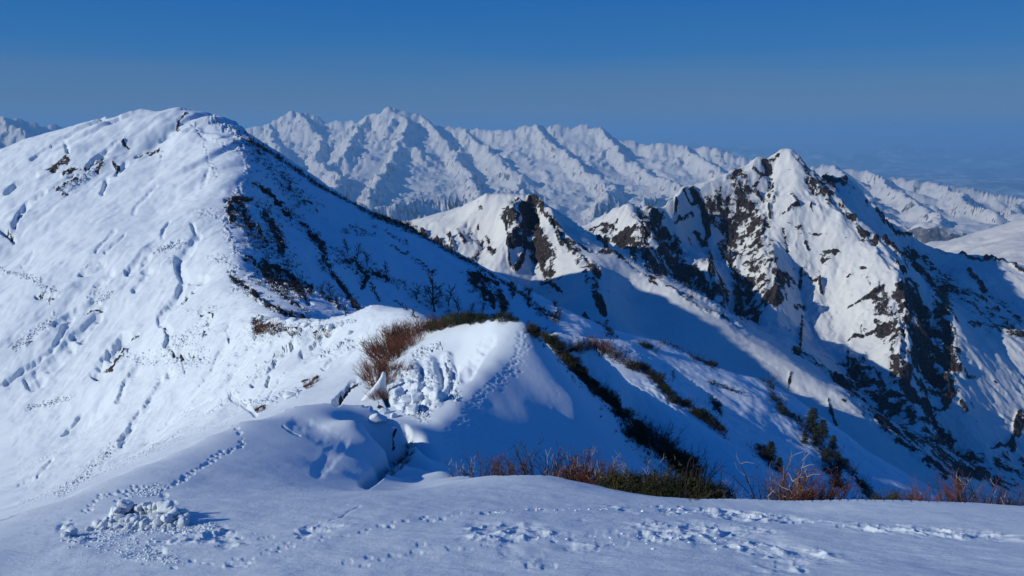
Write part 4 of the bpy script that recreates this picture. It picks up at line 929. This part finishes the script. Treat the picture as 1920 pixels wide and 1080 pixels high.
me = bpy.data.meshes.new('snow_pinnacle'); bm.to_mesh(me); bm.free(); me.materials.append(M_snowb); me.polygons.foreach_set('use_smooth', [True]*len(me.polygons))
o = bpy.data.objects.new('snow_pinnacle', me); C.objects.link(o); o.location = p; o.rotation_euler = (0, 0, .25); tag(o, 'upright pointed blade of snow left of the red brown thicket', 'snow pinnacle')

# tent pit wall: blocks of cut snow round a trampled hollow
wall = empty('snow_wall', place(265, 970)); tag(wall, 'low ring wall of stacked snow blocks round a tent pit', 'snow wall')
wl = wall.location
def wall_block(px, py, wpx, hz=1.0, mat=None, lift=0):
    q = place(px, py)
    if q is None: return
    D = math.hypot(q.x, q.y); r = wpx*D/F/2
    o = bpy.data.objects.new('snow_block', (CUTB if RR.random() < .65 else BLK)[RR.randrange(8)]); C.objects.link(o); o.parent = wall; wpx *= RR.uniform(.6, 1.2); r = wpx*D/F/2
    o.location = q-wl+Vector((0, 0, r*(.15+lift*.8))); o.scale = (r*RR.uniform(.9, 1.2), r*RR.uniform(.8, 1.1), r*hz*RR.uniform(.9, 1.2)); o.rotation_euler = (RR.uniform(-.25, .25), RR.uniform(-.25, .25), RR.uniform(0, 6.28))
def arc(txt, gap, w0, w1, rows=1, hz=1.0):
    for pts, wd, _ in S(txt):
        for a, b in zip(pts[:-1], pts[1:]):
            l_ = math.hypot(b[0]-a[0], b[1]-a[1]); n_ = max(1, int(l_/gap))
            for i in range(n_):
                t = (i+.5)/n_
                for r_ in range(rows): wall_block(a[0]+(b[0]-a[0])*t+RR.gauss(0, 1.5), a[1]+(b[1]-a[1])*t+RR.gauss(0, 1.2), RR.uniform(w0, w1), hz, lift=r_*1.25)
arc("214,968 225,962 245,959 270,958 295,959 312,962 1", 8, 15, 22, 2, 1.0)      # far side
arc("312,964 330,968 345,973 352,979 1", 8, 14, 22, 2, 1.0)                     # right end
arc("176,984 200,983 225,982 250,982 275,983 300,982 325,984 345,983 1", 9, 13, 20, 1, 1.0)
arc("185,990 210,990 240,990 270,991 300,990 330,989 1", 12, 10, 17, 1, .9)   # near side
arc("178,980 190,974 205,968 1", 9, 18, 25, 1, 1.2)
for _ in range(22): wall_block(RR.uniform(300, 352), RR.uniform(966, 984), RR.uniform(12, 22), 1.0, lift=RR.uniform(0, 1.2))
for _ in range(20): wall_block(RR.uniform(200, 310), RR.uniform(966, 978), RR.uniform(12, 20), .9, lift=RR.uniform(0, .3))
for px_, py_, w_, lb in ((131,1000,24,'lone blue shaded snow block left of the ring wall'),(120,1003,14,'small snow block touching the lone blue one'),(162,992,12,'small snow lump between the lone block and the wall')):
    block(px_, py_, w_, lb, name='snow_block', sink=.1)
rb = MB()
def lump(p, r):
    k = len(rb.v); ps = [Vector((r3.uniform(.7, 1.2)*math.cos(a), r3.uniform(.7, 1.2)*math.sin(a), 0)) for a in (0, 1.25, 2.5, 3.8, 5)]
    rb.v += [p+v*r for v in ps]+[p+(v*.6+Vector((0, 0, r3.uniform(.5, .9))))*r for v in ps]
    for i in range(5): rb.f.append((k+i, k+(i+1) % 5, k+5+(i+1) % 5, k+5+i))
    rb.f.append(tuple(k+5+i for i in range(5)))
def rubble(txt, n, w0, w1):
    for pts, wd, _ in S(txt):
        tot = sum(math.hypot(b[0]-a[0], b[1]-a[1]) for a, b in zip(pts[:-1], pts[1:])) or 1
        for a, b in zip(pts[:-1], pts[1:]):
            for i in range(int(n*math.hypot(b[0]-a[0], b[1]-a[1])/tot)):
                t = r3.random(); p = place(a[0]+(b[0]-a[0])*t+r3.gauss(0, wd*.35), a[1]+(b[1]-a[1])*t+r3.gauss(0, wd*.2))
                if p is not None: lump(p-Vector((0, 0, .1*w0*p.y/F)), (w0+(w1-w0)*r3.random()**3)*p.y/F/2)
rubble("170,990 230,996 300,992 350,988 22; 130,1010 220,1020 300,1020 60; 260,925 300,915 22; 240,1035 330,1050 20; 300,990 400,985 14", 420, 2, 9)
rubble("211,834 148,897 109,925 20", 80, 2, 7); rubble("229,664 300,680 385,674 24; 300,660 390,612 30; 330,690 370,650 40", 150, 2, 6); rubble("740,745 790,775 800,760 24; 440,755 500,750 560,735 14; 600,615 660,600 10", 90, 3, 10)
rubble("8,510 34,510 68,523 90,545 12; 25,650 95,600 12; 53,763 130,745 12; 290,470 340,455 10; 400,490 450,470 10; 180,565 210,545 10; 130,350 170,320 14", 110, 2, 5)
rubble("760,975 900,958 1100,952 1300,956 1450,972 12; 900,1000 1100,1008 1300,1012 1500,1035 30", 110, 2, 9)
o = rb.build('snow_rubble', M_snowb); o['kind'] = 'stuff'; o['label'] = 'loose snow crumbs and lumps strewn over the slopes'
for kinds_ in PROTO.values():
    for src in kinds_:
        if src.name not in USED:
            for ch in list(src.children): bpy.data.objects.remove(ch)
            bpy.data.objects.remove(src)
same = {}
for ob in list(C.objects):
    if ob.parent is None and ob.get('category') and ob.get('label'): same.setdefault(ob['label'], []).append(ob)
for lb_, obs in same.items():
    obs.sort(key=lambda q: q.location.x/max(q.location.y, 1))
    words_ = {2: ('left one', 'right one'), 3: ('left one', 'middle one', 'right one'), 4: ('leftmost', 'inner left', 'inner right', 'rightmost')}.get(len(obs))
    if words_:
        for ob, w_ in zip(obs, words_): ob['label'] = lb_+', '+w_ if len(lb_.split())+len(w_.split()) <= 16 else ' '.join(lb_.split()[:14])+', '+w_
print('objects', len(bpy.data.objects), round(time.perf_counter()-T0, 1))
